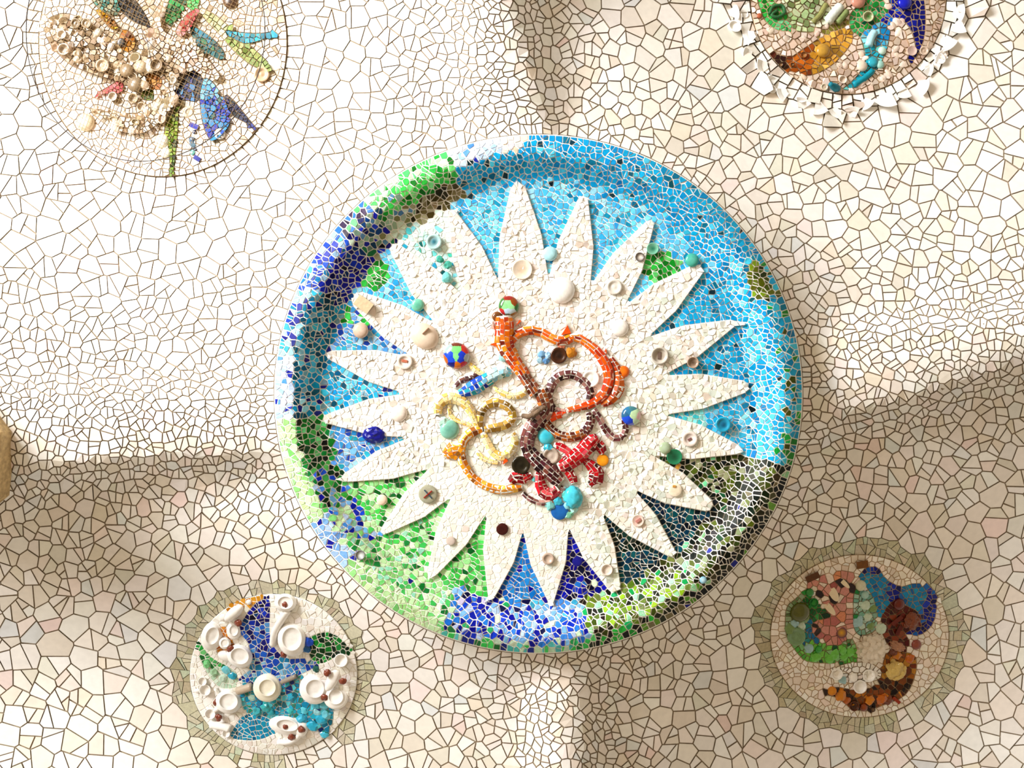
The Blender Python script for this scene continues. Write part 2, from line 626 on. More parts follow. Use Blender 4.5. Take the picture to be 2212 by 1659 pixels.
def ico(level=1):
    t = (1 + 5 ** .5) / 2
    v = [(-1, t, 0), (1, t, 0), (-1, -t, 0), (1, -t, 0), (0, -1, t), (0, 1, t), (0, -1, -t), (0, 1, -t), (t, 0, -1), (t, 0, 1), (-t, 0, -1), (-t, 0, 1)]
    f = [(0, 11, 5), (0, 5, 1), (0, 1, 7), (0, 7, 10), (0, 10, 11), (1, 5, 9), (5, 11, 4), (11, 10, 2), (10, 7, 6), (7, 1, 8),
         (3, 9, 4), (3, 4, 2), (3, 2, 6), (3, 6, 8), (3, 8, 9), (4, 9, 5), (2, 4, 11), (6, 2, 10), (8, 6, 7), (9, 8, 1)]
    v = [np.array(p) / np.linalg.norm(p) for p in v]
    for _ in range(level):
        cache, nf = {}, []
        def mid(a, b):
            k = (min(a, b), max(a, b))
            if k not in cache:
                p = v[a] + v[b]
                v.append(p / np.linalg.norm(p))
                cache[k] = len(v) - 1
            return cache[k]
        for a, b, c in f:
            ab, bc, ca = mid(a, b), mid(b, c), mid(c, a)
            nf += [(a, ab, ca), (b, bc, ab), (c, ca, bc), (ab, bc, ca)]
        f = nf
    return np.array(v), f
ICO = {k: ico(k) for k in (1, 2, 3, 4)}

def lump(name, u, v, r, col, Hfn, parent, m=None, rough=0.18, level=1, ry=None, rot=0.0, hz=0.7, smooth=False, label=None, cols=None, knobs=0, lift=0.0):
    """a pebble, chunk of glass or knobbly knot pressed into the mortar"""
    P, fs = ICO[level]
    P = P.copy()
    g = np.random.default_rng(int(abs(u * 31 + v * 17)) + 5)
    if knobs:
        K = g.normal(size=(knobs, 3)); K /= np.linalg.norm(K, axis=1)[:, None]
        dd = P @ K.T
        P = P * (0.74 + 0.3 * np.sqrt(np.clip(1 - (np.arccos(np.clip(dd.max(1), -1, 1)) / (2.1 / math.sqrt(knobs))) ** 2, 0, 1)))[:, None]
    else:
        P = P * (1 + g.normal(0, rough, len(P)))[:, None]
    ry = r if ry is None else ry
    h0 = float(Hfn(np.array([u]), np.array([v]))[0]) - lift
    x, y = P[:, 0] * r, P[:, 1] * ry
    ca, sa = math.cos(rot), math.sin(rot)
    A = W(u + x * ca - y * sa, v + x * sa + y * ca, h0 - r * hz * .35 - P[:, 2] * r * hz)
    if cols is not None:
        fa = np.array(fs)
        mid = P[fa].mean(1)
        K = np.array([c[:2] for c in cols], float)
        ii = ((mid[:, None, :2] - K[None]) ** 2).sum(2).argmin(1)
        cc = np.repeat(np.array([lin(c[2]) for c in cols])[ii], 3, 0)
        A = A[fa].reshape(-1, 3)
        fs = [(3 * i, 3 * i + 1, 3 * i + 2) for i in range(len(fa))]
    else:
        cc = np.repeat(lin(col)[None], len(P), 0)
    o = mesh_obj(name, A, [tuple(reversed(f)) for f in fs], m or M_GLOSS, parent, cols=cc, smooth=smooth)
    if label:
        o['label'] = label
    return o

def tube(name, pts_uvh, r, m, parent, seg=6, col=None, closed=False, label=None):
    P = np.array(pts_uvh, float)
    A = W(P[:, 0], P[:, 1], P[:, 2])
    n = len(A)
    vs, fs = [], []
    rr = np.full(n, r * S) if np.isscalar(r) else np.array(r) * S
    for i in range(n):
        a = A[(i - 1) % n] if closed or i > 0 else A[0]
        b = A[(i + 1) % n] if closed or i < n - 1 else A[-1]
        t = b - a; t /= np.linalg.norm(t) + 1e-12
        e1 = np.cross(t, (0.13, 0.21, 1.0)); e1 /= np.linalg.norm(e1)
        e2 = np.cross(t, e1)
        for j in range(seg):
            w = 2 * math.pi * j / seg
            vs.append(A[i] + rr[i] * (math.cos(w) * e1 + math.sin(w) * e2))
    for i in range(n if closed else n - 1):
        for j in range(seg):
            k = (i + 1) % n
            fs.append([i * seg + j, k * seg + j, k * seg + (j + 1) % seg, i * seg + (j + 1) % seg])
    if not closed:
        fs.append(list(range(seg))); fs.append([(n - 1) * seg + j for j in range(seg - 1, -1, -1)])
    o = mesh_obj(name, vs, fs, m, parent, cols=None if col is None else np.repeat(lin(col)[None], len(vs), 0), smooth=True)
    if label:
        o['label'] = label
    return o

def catmull(P, step=3.0):
    P = [np.array(p, float) for p in P]
    Q = [2 * P[0] - P[1]] + P + [2 * P[-1] - P[-2]]
    out = []
    for i in range(1, len(Q) - 2):
        a, b, c, d = Q[i - 1:i + 3]
        n = max(2, int(np.hypot(*(c - b)[:2]) / step))
        for k in range(n):
            t = k / n
            out.append(.5 * ((2 * b) + (c - a) * t + (2 * a - 5 * b + 4 * c - d) * t * t + (3 * b - 3 * c + d - a) * t ** 3))
    out.append(P[-1])
    return np.array(out)

# ------------------------------------------------------------------ the big sun disc
_t = np.linspace(0, 1.0, 501)
_p = np.interp(_t, [0, .3, .55, .74, .80, .845, .89, .93, .97, 1.0], [30, 27, 22, 18, 17, 24, 44, 54, 48, 28])
_k = np.exp(-np.linspace(-2, 2, 41) ** 2); _k /= _k.sum()
_p = np.convolve(np.pad(_p, 20, mode='edge'), _k, mode='valid')
def Hdisc(u, v):
    q = np.clip(rho_disc(np.asarray(u, float), np.asarray(v, float)), 0, 1.02)
    return -22 - np.interp(q, _t, _p)
def Hstar(u, v):
    return Hdisc(u, v) - 6.0

TIPS = [(1118, 398), (1262, 425), (1408, 478), (1515, 577), (1588, 697), (1616, 836), (1601, 974), (1537, 1097), (1455, 1200), (1331, 1277),
        (1191, 1308), (1060, 1294), (928, 1246), (825, 1151), (741, 1035), (700, 906), (708, 766), (764, 642), (847, 531), (974, 456)]
VALS = [(1185, 602), (1275, 618), (1350, 660), (1400, 728), (1432, 811), (1437, 896), (1411, 984), (1368, 1056), (1300, 1107), (1228, 1138),
        (1130, 1145), (1052, 1108), (976, 1072), (928, 1012), (886, 945), (876, 850), (893, 772), (941, 700), (1003, 642), (1076, 606)]
WIDE = [15, 10, 9, 12, 8, 12, 9, 13, 9, 12, 5, 7, 9, 8, 9, 9, 9, 16, 11, 9]
star = []
for i in range(20):
    tx, ty = TIPS[i]
    vx0, vy0 = VALS[i - 1]
    vx1, vy1 = VALS[i]
    dx, dy = tx - DC[0], ty - DC[1]
    d = math.hypot(dx, dy)
    nx, ny = -dy / d, dx / d
    w = WIDE[i]
    a = (tx - nx * w, ty - ny * w); b = (tx + nx * w, ty + ny * w)
    # sides bulge outwards a little, as leaf-shaped rays
    m0 = ((vx0 * .55 + a[0] * .45) - nx * 9, (vy0 * .55 + a[1] * .45) - ny * 9)
    m1 = ((vx1 * .55 + b[0] * .45) + nx * 9, (vy1 * .55 + b[1] * .45) + ny * 9)
    ex, ey = dx / d * 9, dy / d * 9
    a2 = (a[0] - ex - nx * 1.5, a[1] - ey - ny * 1.5); b2 = (b[0] - ex + nx * 1.5, b[1] - ey + ny * 1.5)
    star += [(vx0, vy0), m0, a2, (tx - nx * w * .55, ty - ny * w * .55), (tx + nx * w * .55, ty + ny * w * .55), b2, m1]

sun = empty('sun_medallion', W(np.array(DC[0]), np.array(DC[1]), np.array(14.0)),
            'huge round sun mosaic with white rays on blue and green glass', 'medallion')

def ring_mesh(name, q0, q1, nq, Hfn, parent, m, side=None):
    seg = 200
    vs, fs = [], []
    qs = list(np.linspace(q0, q1, nq))
    for q in qs:
        for j in range(seg):
            t = 2 * math.pi * j / seg
            u, v = DC[0] + DRX * q * math.cos(t), DC[1] + DRY * q * math.sin(t)
            vs.append((u, v, float(Hfn(u, v))))
    if side:
        for j in range(seg):
            t = 2 * math.pi * j / seg
            u, v = DC[0] + DRX * q1 * math.cos(t), DC[1] + DRY * q1 * math.sin(t)
            vs.append((u * .985 + DC[0] * .015, v * .985 + DC[1] * .015, float(Hceil(u, v)) + 3))
    nrow = len(vs) // seg
    for k in range(nrow - 1):
        for j in range(seg):
            a, b = k * seg + j, k * seg + (j + 1) % seg
            fs.append([a, b, b + seg, a + seg][::-1])
    A = np.array(vs)
    return mesh_obj(name, W(A[:, 0], A[:, 1], A[:, 2]), fs, m, parent, smooth=True)

rim = ring_mesh('rim', .82, 1.0, 24, Hdisc, sun, M_MORTAR, side=True)
field = ring_mesh('sky_field', .30, .83, 40, Hdisc, sun, M_MORTAR)
field['label'] = 'blue and green glass field between the rays'
rim['label'] = 'raised rounded rim of coloured glass'

# star plate of mortar (star-shaped about the centre: concentric copies of its outline)
sp_ = np.array(star + [star[0]]); seg_ = np.hypot(*(sp_[1:] - sp_[:-1]).T); s_ = np.concatenate([[0], np.cumsum(seg_)])
tt = np.linspace(0, s_[-1], 420, endpoint=False)
sx, sy = np.interp(tt, s_, sp_[:, 0]), np.interp(tt, s_, sp_[:, 1])
vs, fs = [], []
ks = np.linspace(0.02, 1, 30)
for k in ks:
    u, v = DC[0] + (sx - DC[0]) * k, DC[1] + (sy - DC[1]) * k
    vs.append(np.stack([u, v, Hstar(u, v)], 1))
vs.append(np.stack([sx, sy, Hdisc(sx, sy) + 2], 1))
for k in range(len(vs) - 1):
    for j in range(420):
        a, b = k * 420 + j, k * 420 + (j + 1) % 420
        fs.append([a, a + 420, b + 420, b])
A = np.concatenate(vs)
star_o = mesh_obj('star', W(A[:, 0], A[:, 1], A[:, 2]), fs, M_MORTAR, sun, smooth=False)
star_o['label'] = 'rough white twenty-rayed sun of broken china'

# palettes ------------------------------------------------------
CY = [(0, 152, 208, 9), (0, 134, 196, 4), (20, 170, 220, 4), (0, 104, 140, 1.2), (0, 70, 88, .7), (70, 190, 220, .6), (10, 44, 54, .3)]
CYL = [(30, 170, 220, 6), (70, 190, 232, 4), (110, 205, 238, 3), (0, 140, 200, 3), (150, 220, 235, 1), (0, 100, 140, .5)]
SKY = [(84, 192, 242, 7), (110, 208, 246, 5), (50, 170, 230, 3), (150, 215, 240, 1.5), (0, 120, 160, .8), (20, 150, 190, 1)]
CYG = [(20, 158, 206, 6), (0, 124, 160, 3), (30, 130, 40, 1.6), (70, 80, 20, 1.0), (60, 190, 220, 2), (20, 160, 60, .7)]
DGR = [(26, 34, 14, 5), (52, 62, 16, 4), (84, 98, 26, 3), (16, 26, 22, 3), (20, 80, 46, 1.4), (150, 160, 120, 1.6), (20, 16, 10, 2), (120, 220, 160, .6)]
BLK = [(10, 12, 8, 6), (30, 36, 14, 3), (58, 54, 30, 2), (150, 210, 160, 1), (90, 150, 40, .8), (20, 30, 150, .5), (120, 110, 80, 1)]
LIME = [(140, 186, 30, 4), (92, 120, 24, 4), (60, 74, 18, 3), (26, 60, 30, 2), (20, 170, 90, 1.6), (150, 220, 170, 1.6), (24, 22, 12, 2), (110, 130, 60, 2)]
BLUE = [(20, 60, 200, 5), (10, 20, 150, 4), (40, 120, 215, 5), (120, 180, 235, 3.5), (180, 205, 240, 1.6), (200, 235, 190, .8), (40, 170, 100, .8), (14, 20, 70, 1.4), (190, 180, 215, .5)]
BLUEL = [(120, 180, 235, 4), (70, 140, 225, 4), (20, 70, 205, 3), (180, 205, 242, 3), (10, 20, 150, 2.4), (60, 170, 210, 1)]
PGR = [(190, 232, 170, 5), (130, 210, 120, 4), (70, 190, 90, 2.5), (215, 240, 200, 2), (20, 120, 50, 1.4), (150, 220, 190, 1.4), (20, 30, 130, .3)]
GR = [(70, 200, 80, 5), (40, 170, 60, 4), (150, 220, 140, 4), (190, 230, 170, 2), (10, 90, 30, 2), (10, 50, 24, 1)]
GRD = [(10, 110, 30, 4), (20, 140, 60, 3), (8, 50, 22, 3.4), (70, 180, 80, 2), (16, 20, 16, 1.6), (100, 200, 120, 1)]
PBL = [(188, 210, 240, 6), (160, 195, 235, 4), (20, 40, 160, 1.2), (90, 150, 220, 1), (205, 220, 245, 3)]
TEAL = [(0, 140, 190, 5), (0, 104, 140, 4), (0, 70, 96, 2.6), (60, 180, 215, 2.5), (16, 24, 110, 1.4), (120, 170, 190, 1.2), (90, 130, 140, 1)]
NAVY = [(12, 16, 140, 6), (8, 10, 90, 4), (20, 50, 190, 3), (10, 60, 120, 2), (8, 8, 34, 1.5)]
OLIV = [(92, 84, 44, 5), (70, 62, 28, 4), (120, 112, 76, 3), (40, 36, 18, 2), (150, 146, 110, 2)]
GRN = [(20, 150, 40, 6), (50, 190, 70, 4), (10, 110, 24, 3), (110, 214, 120, 2)]
GGY = [(150, 176, 150, 4), (110, 140, 120, 3), (130, 130, 90, 3), (80, 130, 170, 2.4), (20, 60, 90, 1.6), (30, 110, 70, 1.6), (190, 210, 190, 2)]
DTE = [(0, 44, 66, 6), (0, 64, 86, 3), (6, 24, 34, 4), (10, 84, 90, 1.4)]
BGR = [(8, 18, 16, 6), (8, 40, 34, 3), (0, 50, 70, 3), (24, 32, 20, 2)]
NVB = [(8, 8, 120, 6), (14, 20, 170, 4), (8, 8, 50, 4), (30, 60, 200, 1)]
MBL = [(20, 122, 206, 8), (40, 140, 215, 4), (16, 90, 180, 2), (10, 10, 140, 1.0)]
MIXB = [(80, 145, 215, 4), (120, 180, 230, 3), (40, 130, 190, 3), (20, 60, 160, 2), (150, 195, 220, 2), (40, 160, 190, 2)]
AQU = [(222, 240, 234, 8), (196, 232, 226, 3), (120, 205, 215, 1.4), (60, 170, 150, .8), (232, 240, 234, 4), (10, 90, 90, .4)]
TQ = [(70, 195, 205, 4), (120, 215, 215, 3), (30, 150, 190, 3), (160, 225, 215, 2)]
STAR = [(251, 247, 241, 8), (248, 239, 230, 5), (243, 230, 218, 2.2), (252, 251, 248, 5), (232, 216, 202, .8), (240, 244, 236, 2)]
STARG = [(246, 246, 236, 6), (234, 241, 228, 4), (243, 236, 222, 4), (228, 236, 224, 2.0), (250, 247, 241, 3)]

def rim_col(th, q, u, v):
    t = th + random.gauss(0, 2.2)
    if math.hypot((u - 1645) / 30, (v - 605) / 48) < 1 and q < .97:
        return pick([(84, 96, 14, 4), (60, 70, 10, 3), (120, 150, 24, 1.5), (30, 34, 8, 2)])
    if -110.5 < th < 16:
        if th < -93 and q > .925 + (th + 110) * .001:
            return pick(PBL) if th < -99 else pick([(240, 205, 180, 3), (200, 200, 200, 2), (235, 222, 205, 2)])
        if t > -32 and q > .92:
            return pick(CYG)
        if t > -40 and q < .92:
            return pick(CYL if random.random() < .6 else CY)
        if q < .83 and t < -40:
            return pick(CY if random.random() < .55 else SKY)
        return pick(CY, 7)
    if 16 <= th < 50:
        if q > .95: return pick(BLK)
        return pick(DGR if random.random() < .75 else BLK)
    if 50 <= th < 78:
        if t < 62 and q < .9: return pick(DGR if random.random() < .5 else LIME)
        if q > .955: return pick([(10, 10, 8, 3), (40, 180, 60, 3), (20, 40, 20, 2), (90, 210, 110, 2)]) if t > 66 else pick(BLK)
        return pick(LIME)
    if 78 <= th < 113:
        if q > .965: return pick([(190, 220, 190, 3), (80, 190, 190, 2), (20, 110, 50, 1.4), (10, 30, 120, 2), (60, 200, 90, 2), (110, 190, 230, 1)])
        if q < .87 and t < 92: return pick(BLUEL)
        return pick(BLUE)
    if 113 <= th < 138:
        if q > .93: return pick([(196, 234, 176, 6), (150, 215, 130, 3), (110, 200, 110, 2)])
        return pick(PGR)
    if 138 <= th < 151:
        if q > .92: return pick([(160, 195, 232, 5), (20, 30, 150, 2), (120, 170, 225, 3), (190, 230, 170, 1)])
        return pick(BLUEL if random.random() < .55 else PGR)
    if 151 <= th < 174.5:
        if q > .925: return pick([(186, 232, 160, 6), (140, 215, 120, 4), (210, 240, 190, 3)])
        if t < 160 and random.random() < .4: return pick(BLUEL)
        return pick(GRD)
    if th >= 174.5 or th < -172:
        if q > .93: return pick(PBL)
        return pick(TEAL if random.random() < .8 else CYL)
    if th < -155:
        if q > .94: return pick([(60, 170, 190, 3), (20, 30, 130, 3), (0, 120, 150, 3), (150, 205, 225, 2), (20, 60, 190, 2)])
        return pick(TEAL)
    if th < -141:
        if q > .92: return pick([(20, 70, 190, 4), (20, 40, 160, 3), (0, 110, 160, 4), (150, 190, 225, 2), (60, 190, 190, 1)])
        return pick(NAVY)
    if th < -132:
        return pick(GGY if random.random() < .6 else NAVY) if q < .95 else pick([(40, 110, 210, 3), (90, 205, 110, 2), (50, 30, 60, 1)])
    if q > .955: return pick([(170, 225, 160, 4), (80, 205, 100, 4), (205, 235, 195, 2)] if random.random() < .8 else GRN)
    if q > .875: return pick(GRN if t > -128 or random.random() < .4 else GGY)
    return pick(OLIV if t > -124 else GGY)

TIPA = [math.degrees(math.atan2(y - DC[1], x - DC[0])) for x, y in TIPS]
WEDGE = [SKY, SKY, SKY, CY, CY, CYL, DGR, DTE, BGR, NVB, MBL, GR, PGR, GR, MIXB, CYL, MIXB, SKY, AQU, SKY]
def wedge_col(th, q, u, v):
    for i in range(20):
        a, b = TIPA[i], TIPA[(i + 1) % 20]
        span = (b - a) % 360
        if (th - a) % 360 < span:
            break
    r = math.hypot(u - DC[0], v - DC[1])
    w = WEDGE[i]
    if i == 2 and math.hypot((u - 1425) / 42, (v - 575) / 34) < 1: w = GRN
    if i == 5 and u < 1525: w = TQ
    if i == 4 and random.random() < .35: w = CYL
    if i == 3 and random.random() < .2: w = CYL
    if i == 9 and r > 420 and random.random() < .3: w = BLUE
    if i == 10 and (abs((th - a) % 360 - span / 2) > span * .36 and r > 380): w = NVB
    if i == 8 and v > 1190: w = DTE
    if i == 12 and random.random() < .45: w = GR
    if i == 16 and u < 800 and v < 700: w = GRN if random.random() < .5 else MIXB
    if i == 17 and math.hypot(u - 805, v - 592) < 34: w = GRN
    if i == 16 and u > 840 and random.random() < .5: w = PBL
    if i == 18 and random.random() < .12: w = TQ
    if i == 15 and random.random() < .3: w = TEAL
    if i == 6 and u < 1520 and random.random() < .08: return pick([(240, 180, 70, 2), (180, 30, 40, 1), (20, 20, 110, 1)])
    return pick(w)

# glass tiles of rim and field
def disc_sp(u, v):
    q = rho_disc(u, v)
    ins = in_poly(star, u, v)
    return np.where((q > .985) | ins | (q < .40), 0, np.where(q > .93, 15.0, 13.0))
pts = seeds_for((585, 285, 1740, 1418), disc_sp, [(ellipse(DC[0], DC[1], DRX - 1, DRY - 1, 220), 15), (star, 11)], 13, 16, pack=.68, over=5)
q = rho_disc(pts[:, 0], pts[:, 1])
keep = (q < 1) & ~in_poly(star, pts[:, 0], pts[:, 1])
cells = voronoi(pts.tolist(), np.full(len(pts), 16.0), np.where(q > .8, 1.8, 1.5), keep)
rim_t, field_t = [], []
for p in cells:
    if p is None: continue
    p = clean(p, .9)
    if len(p) < 3: continue
    a, cx, cy = area_c(p)
    if a < 14: continue
    th = math.degrees(math.atan2(cy - DC[1], cx - DC[0]))
    q = float(rho_disc(cx, cy))
    ps = [p]
    if a > 110 and random.random() < .6: ps = split(p, 1.6, .6)
    if a > 240 and random.random() < .6: ps = [x for y in ps for x in split(y, 1.6, .6)]
    same = random.random() < .4
    c0 = None
    for x in ps:
        x = clean(x, .8)
        if len(x) < 3: continue
        ax, ux, vx = area_c(x)
        if ax < 10: continue
        if c0 is None or not same:
            c0 = rim_col(th, q, ux, vx) if q > .80 else wedge_col(th, q, ux, vx)
        (rim_t if q > .82 else field_t).append(Tile(x, c0, 0.9 + random.random() * 1.5, .05))
place_tiles(rim_t, Hdisc, M_GLASS, rim, 'glass_tile', 'glass_tile_field', 300, bev=.5)
place_tiles(field_t, Hdisc, M_GLASS, field, 'glass_tile', 'glass_tile_field', 300, bev=.5)

# rough broken china of the sun and its rays
def star_sp(u, v):
    return np.where(in_poly(star, u, v), 13.5, 0)
pts = seeds_for((690, 390, 1625, 1315), star_sp, [(star, 11)], 13.5, 15, pack=.7, over=6)
keep = in_poly(star, pts[:, 0], pts[:, 1])
cells = voronoi(pts.tolist(), np.full(len(pts), 16.0), np.full(len(pts), .8), keep)
star_t = []
for p in cells:
    if p is None: continue
    p = clean(p, .8)
    if len(p) < 3: continue
    a, cx, cy = area_c(p)
    if a < 12: continue
    for x in (split(p, .9, .6) if a > 120 and random.random() < .5 else [p]):
        x = clean(x, .8)
        if len(x) < 3: continue
        green = cy - DC[1] > 40 + (cx - DC[0]) * -.25 and random.random() < .75 or (cx > 1400 and random.random() < .4)
        smooth_zone = cy > 1010 and cx < 1260
        star_t.append(Tile(x, pick(STARG if green else STAR, 4), 0.7 + random.random() * (0.8 if smooth_zone else 2.4), .03 if smooth_zone else .12))
place_tiles(star_t, Hstar, M_CHINA, star_o, 'china_shard', 'china_shard_field', 300, bev=.6)

# coloured serpent coils ---------------------------------------
def coil(name, label, path, pal, hgt, step=(8, 15), colw=8.0, gap=1.1, lift=3.0):
    C = catmull([(a_, b_, w_ * 1.22) for a_, b_, w_ in path], 3.0)
    xy, wd = C[:, :2], C[:, 2]
    d = np.gradient(xy, axis=0); L = np.hypot(d[:, 0], d[:, 1]) + 1e-9
    nrm = np.stack([-d[:, 1] / L, d[:, 0] / L], 1)
    s = np.concatenate([[0], np.cumsum(np.hypot(*(xy[1:] - xy[:-1]).T))])
    # mortar half-tube
    na = 9
    al = np.linspace(-1, 1, na)
    vs = []
    for i in range(len(xy)):
        for a in al:
            p = xy[i] + nrm[i] * a * wd[i] / 2
            vs.append((p[0], p[1], float(Hstar(p[0], p[1])) - lift - hgt * math.sqrt(max(0, 1 - a * a)) * wd[i] / 20 + (lift + 1 if abs(a) == 1 else 0)))
    fs = []
    for i in range(len(xy) - 1):
        for j in range(na - 1):
            k = i * na + j
            fs.append([k, k + 1, k + na + 1, k + na])
    A = np.array(vs)
    o = mesh_obj(name, W(A[:, 0], A[:, 1], A[:, 2]), fs, M_MORTAR, sun, smooth=True)
    o['label'] = label
    tl = []
    nco = max(2, int(round(wd.mean() / colw)))
    for cidx in range(nco):
        pos = random.uniform(0, 6)
        while pos < s[-1] - 3:
            ln = random.uniform(*step)
            e = min(pos + ln, s[-1])
            a0 = -1 + 2 * cidx / nco; a1 = -1 + 2 * (cidx + 1) / nco
            j0, j1, j2 = random.uniform(-1.8, 1.8), random.uniform(-1.8, 1.8), random.uniform(-1, 1.6)
            poly, rel = [], []
            for sx_, aa in ((pos + gap / 2, a0), (e - gap / 2 + j0, a0), (e - gap / 2 + j1, a1), (pos + gap / 2 + j2, a1)):
                x = np.interp(sx_, s, xy[:, 0]); y = np.interp(sx_, s, xy[:, 1])
                nx = np.interp(sx_, s, nrm[:, 0]); ny = np.interp(sx_, s, nrm[:, 1]); w = np.interp(sx_, s, wd)
                g = gap / w
                am = aa + (g if aa == a0 else -g)
                am = am * random.uniform(.94, 1.06) + random.gauss(0, .03)
                poly.append((x + nx * am * w / 2, y + ny * am * w / 2))
                rel.append(lift * .9 + hgt * math.sqrt(max(0.02, 1 - min(1, am * am))) * w / 20)
            f = (pos + e) / 2 / s[-1]
            pl = pal(f) if callable(pal) else pal
            T = Tile(poly, pick(pl), 1.8 + random.random(), .04, rel=rel)
            if T.a > 12: tl.append(T)
            pos = e
    place_tiles(tl, Hstar, M_GLASS, o, 'glass_tile', 'glass_tile_field', 150, bev=.5)
    return o

ORA = [(236, 110, 16, 5), (216, 84, 14, 4), (246, 140, 30, 3), (176, 52, 16, 2), (120, 40, 20, 1)]
ORD = [(240, 72, 16, 5), (226, 90, 20, 3), (190, 54, 14, 2.4)]
ORB = [(170, 58, 16, 5), (196, 84, 24, 4), (130, 40, 16, 3), (226, 110, 30, 1.6)]
MAU = [(110, 62, 60, 5), (90, 44, 44, 4), (150, 100, 96, 3), (186, 140, 130, 2), (60, 30, 30, 2)]
MAD = [(70, 30, 32, 5), (96, 44, 44, 4), (40, 18, 20, 3), (130, 70, 66, 2)]
BRN = [(120, 56, 26, 4), (160, 80, 30, 3), (84, 36, 24, 3), (200, 110, 40, 1.4)]
YEL = [(246, 218, 140, 5), (250, 230, 170, 4), (236, 196, 96, 3), (216, 180, 90, 1.4)]
GOL = [(190, 150, 60, 4), (160, 120, 44, 4), (216, 178, 86, 3), (120, 90, 30, 2)]
AMB = [(244, 156, 20, 5), (232, 136, 16, 4), (200, 110, 20, 2.4), (150, 84, 20, 1.4), (250, 190, 70, 1.6)]
RED = [(206, 24, 36, 5), (176, 14, 26, 4), (232, 80, 90, 2.6), (120, 10, 20, 2), (240, 150, 150, 1)]
RDD = [(150, 12, 22, 5), (190, 20, 32, 3), (96, 12, 18, 3), (60, 20, 20, 1)]
BLU = [(20, 80, 200, 5), (10, 50, 170, 3), (70, 150, 220, 3), (40, 170, 190, 2), (120, 190, 225, 1.4)]
PAQ = [(150, 205, 225, 4), (110, 190, 205, 3), (190, 225, 230, 3), (60, 150, 140, 1.4)]

coil('serpent_coil', 'orange glass serpent neck running down to the brown stem',
     [(1088, 682, 30), (1090, 706, 34), (1090, 740, 34), (1104, 768, 28), (1120, 792, 24), (1138, 820, 22), (1158, 850, 26)],
     lambda f: ORA if f < .75 else BRN, 9)
coil('serpent_coil', 'orange glass loop arching over the star centre',
     [(1100, 742, 14), (1118, 722, 18), (1140, 714, 18), (1165, 716, 17), (1190, 730, 17), (1215, 738, 18), (1240, 728, 16), (1262, 737, 16), (1288, 758, 18), (1307, 784, 20), (1316, 812, 20), (1311, 838, 19), (1298, 858, 18), (1276, 873, 16), (1250, 881, 13), (1226, 886, 10)],
     lambda f: ORA if f < .5 else ORD, 8, step=(12, 22))
coil('serpent_coil', 'rust red fin along the outer side of the orange loop',
     [(1318, 770, 8), (1332, 792, 13), (1338, 818, 18), (1334, 844, 22), (1318, 866, 16), (1298, 876, 8)], ORB, 6)
coil('serpent_coil', 'mauve brown loop below the orange arch',
     [(1186, 852, 14), (1194, 826, 18), (1214, 811, 17), (1240, 810, 16), (1262, 824, 15), (1276, 845, 15), (1272, 864, 12)], MAU, 7)
coil('serpent_coil', 'thick brown stem in the middle of the star',
     [(1166, 838, 26), (1176, 862, 30), (1182, 886, 26), (1164, 906, 30), (1146, 930, 28), (1138, 958, 26), (1146, 980, 26), (1166, 1000, 30), (1190, 1022, 30), (1212, 1042, 24)],
     lambda f: BRN if f < .18 else (MAU if f < .55 else MAD), 8)
coil('serpent_coil', 'dark rust loop right of the brown stem',
     [(1172, 902, 16), (1186, 925, 18), (1208, 940, 17), (1236, 944, 17), (1262, 934, 17), (1276, 912, 16), (1274, 890, 14)],
     lambda f: BRN if f < .7 else MAD, 7)
coil('serpent_coil', 'short orange bar closing the rust loop',
     [(1186, 906, 14), (1204, 896, 16), (1224, 892, 12), (1200, 884, 10), (1186, 866, 10)], lambda f: ORD if f < .5 else MAU, 6)
coil('serpent_coil', 'thin mauve tail curling up to the blue ball',
     [(1282, 884, 12), (1296, 905, 12), (1308, 928, 13), (1326, 946, 14), (1344, 944, 13), (1352, 926, 12), (1346, 906, 9)], MAU, 6)
coil('serpent_coil', 'pale yellow upper ring of the yellow snake',
     [(946, 896, 14), (948, 874, 20), (966, 860, 22), (992, 864, 20), (1012, 880, 18), (1024, 902, 15), (1034, 924, 12)], YEL, 8)
coil('serpent_coil', 'thin yellow inner rim of the upper ring',
     [(972, 872, 7), (970, 892, 8), (986, 908, 8), (1010, 916, 9), (1030, 928, 8)], YEL, 5)
coil('serpent_coil', 'olive gold ring of the yellow snake',
     [(1036, 926, 12), (1036, 898, 16), (1050, 876, 17), (1076, 870, 17), (1100, 882, 16), (1108, 902, 16), (1092, 918, 17), (1066, 924, 16), (1046, 928, 12)], GOL, 7)
coil('serpent_coil', 'pale yellow lower ring of the yellow snake',
     [(1042, 934, 12), (1052, 954, 15), (1064, 976, 16), (1084, 986, 17), (1104, 974, 17), (1112, 952, 15), (1106, 936, 12)], YEL, 7)
coil('serpent_coil', 'thin pale yellow tail under the lower ring',
     [(1030, 974, 8), (1040, 988, 10), (1058, 996, 10), (1076, 1000, 7)], YEL, 5)
coil('serpent_coil', 'amber orange arc of the yellow snake',
     [(1042, 926, 14), (1022, 932, 18), (1004, 946, 18), (996, 966, 17), (996, 988, 17), (1006, 1010, 16), (1024, 1034, 15), (1050, 1050, 16), (1080, 1058, 17), (1106, 1056, 16), (1128, 1054, 10)], AMB, 8)
coil('serpent_coil', 'amber fin on the outer side of the amber arc', [(956, 984, 10), (970, 978, 26), (984, 972, 34), (996, 980, 30)], AMB, 5)
coil('serpent_coil', 'pale yellow arc above the olive gold ring', [(1064, 836, 6), (1084, 848, 11), (1108, 856, 13), (1130, 850, 13), (1138, 838, 8)], YEL, 6)
coil('serpent_coil', 'short pale yellow streak beside the blue ball', [(1012, 784, 7), (1026, 798, 12), (1044, 810, 9)], YEL, 5)
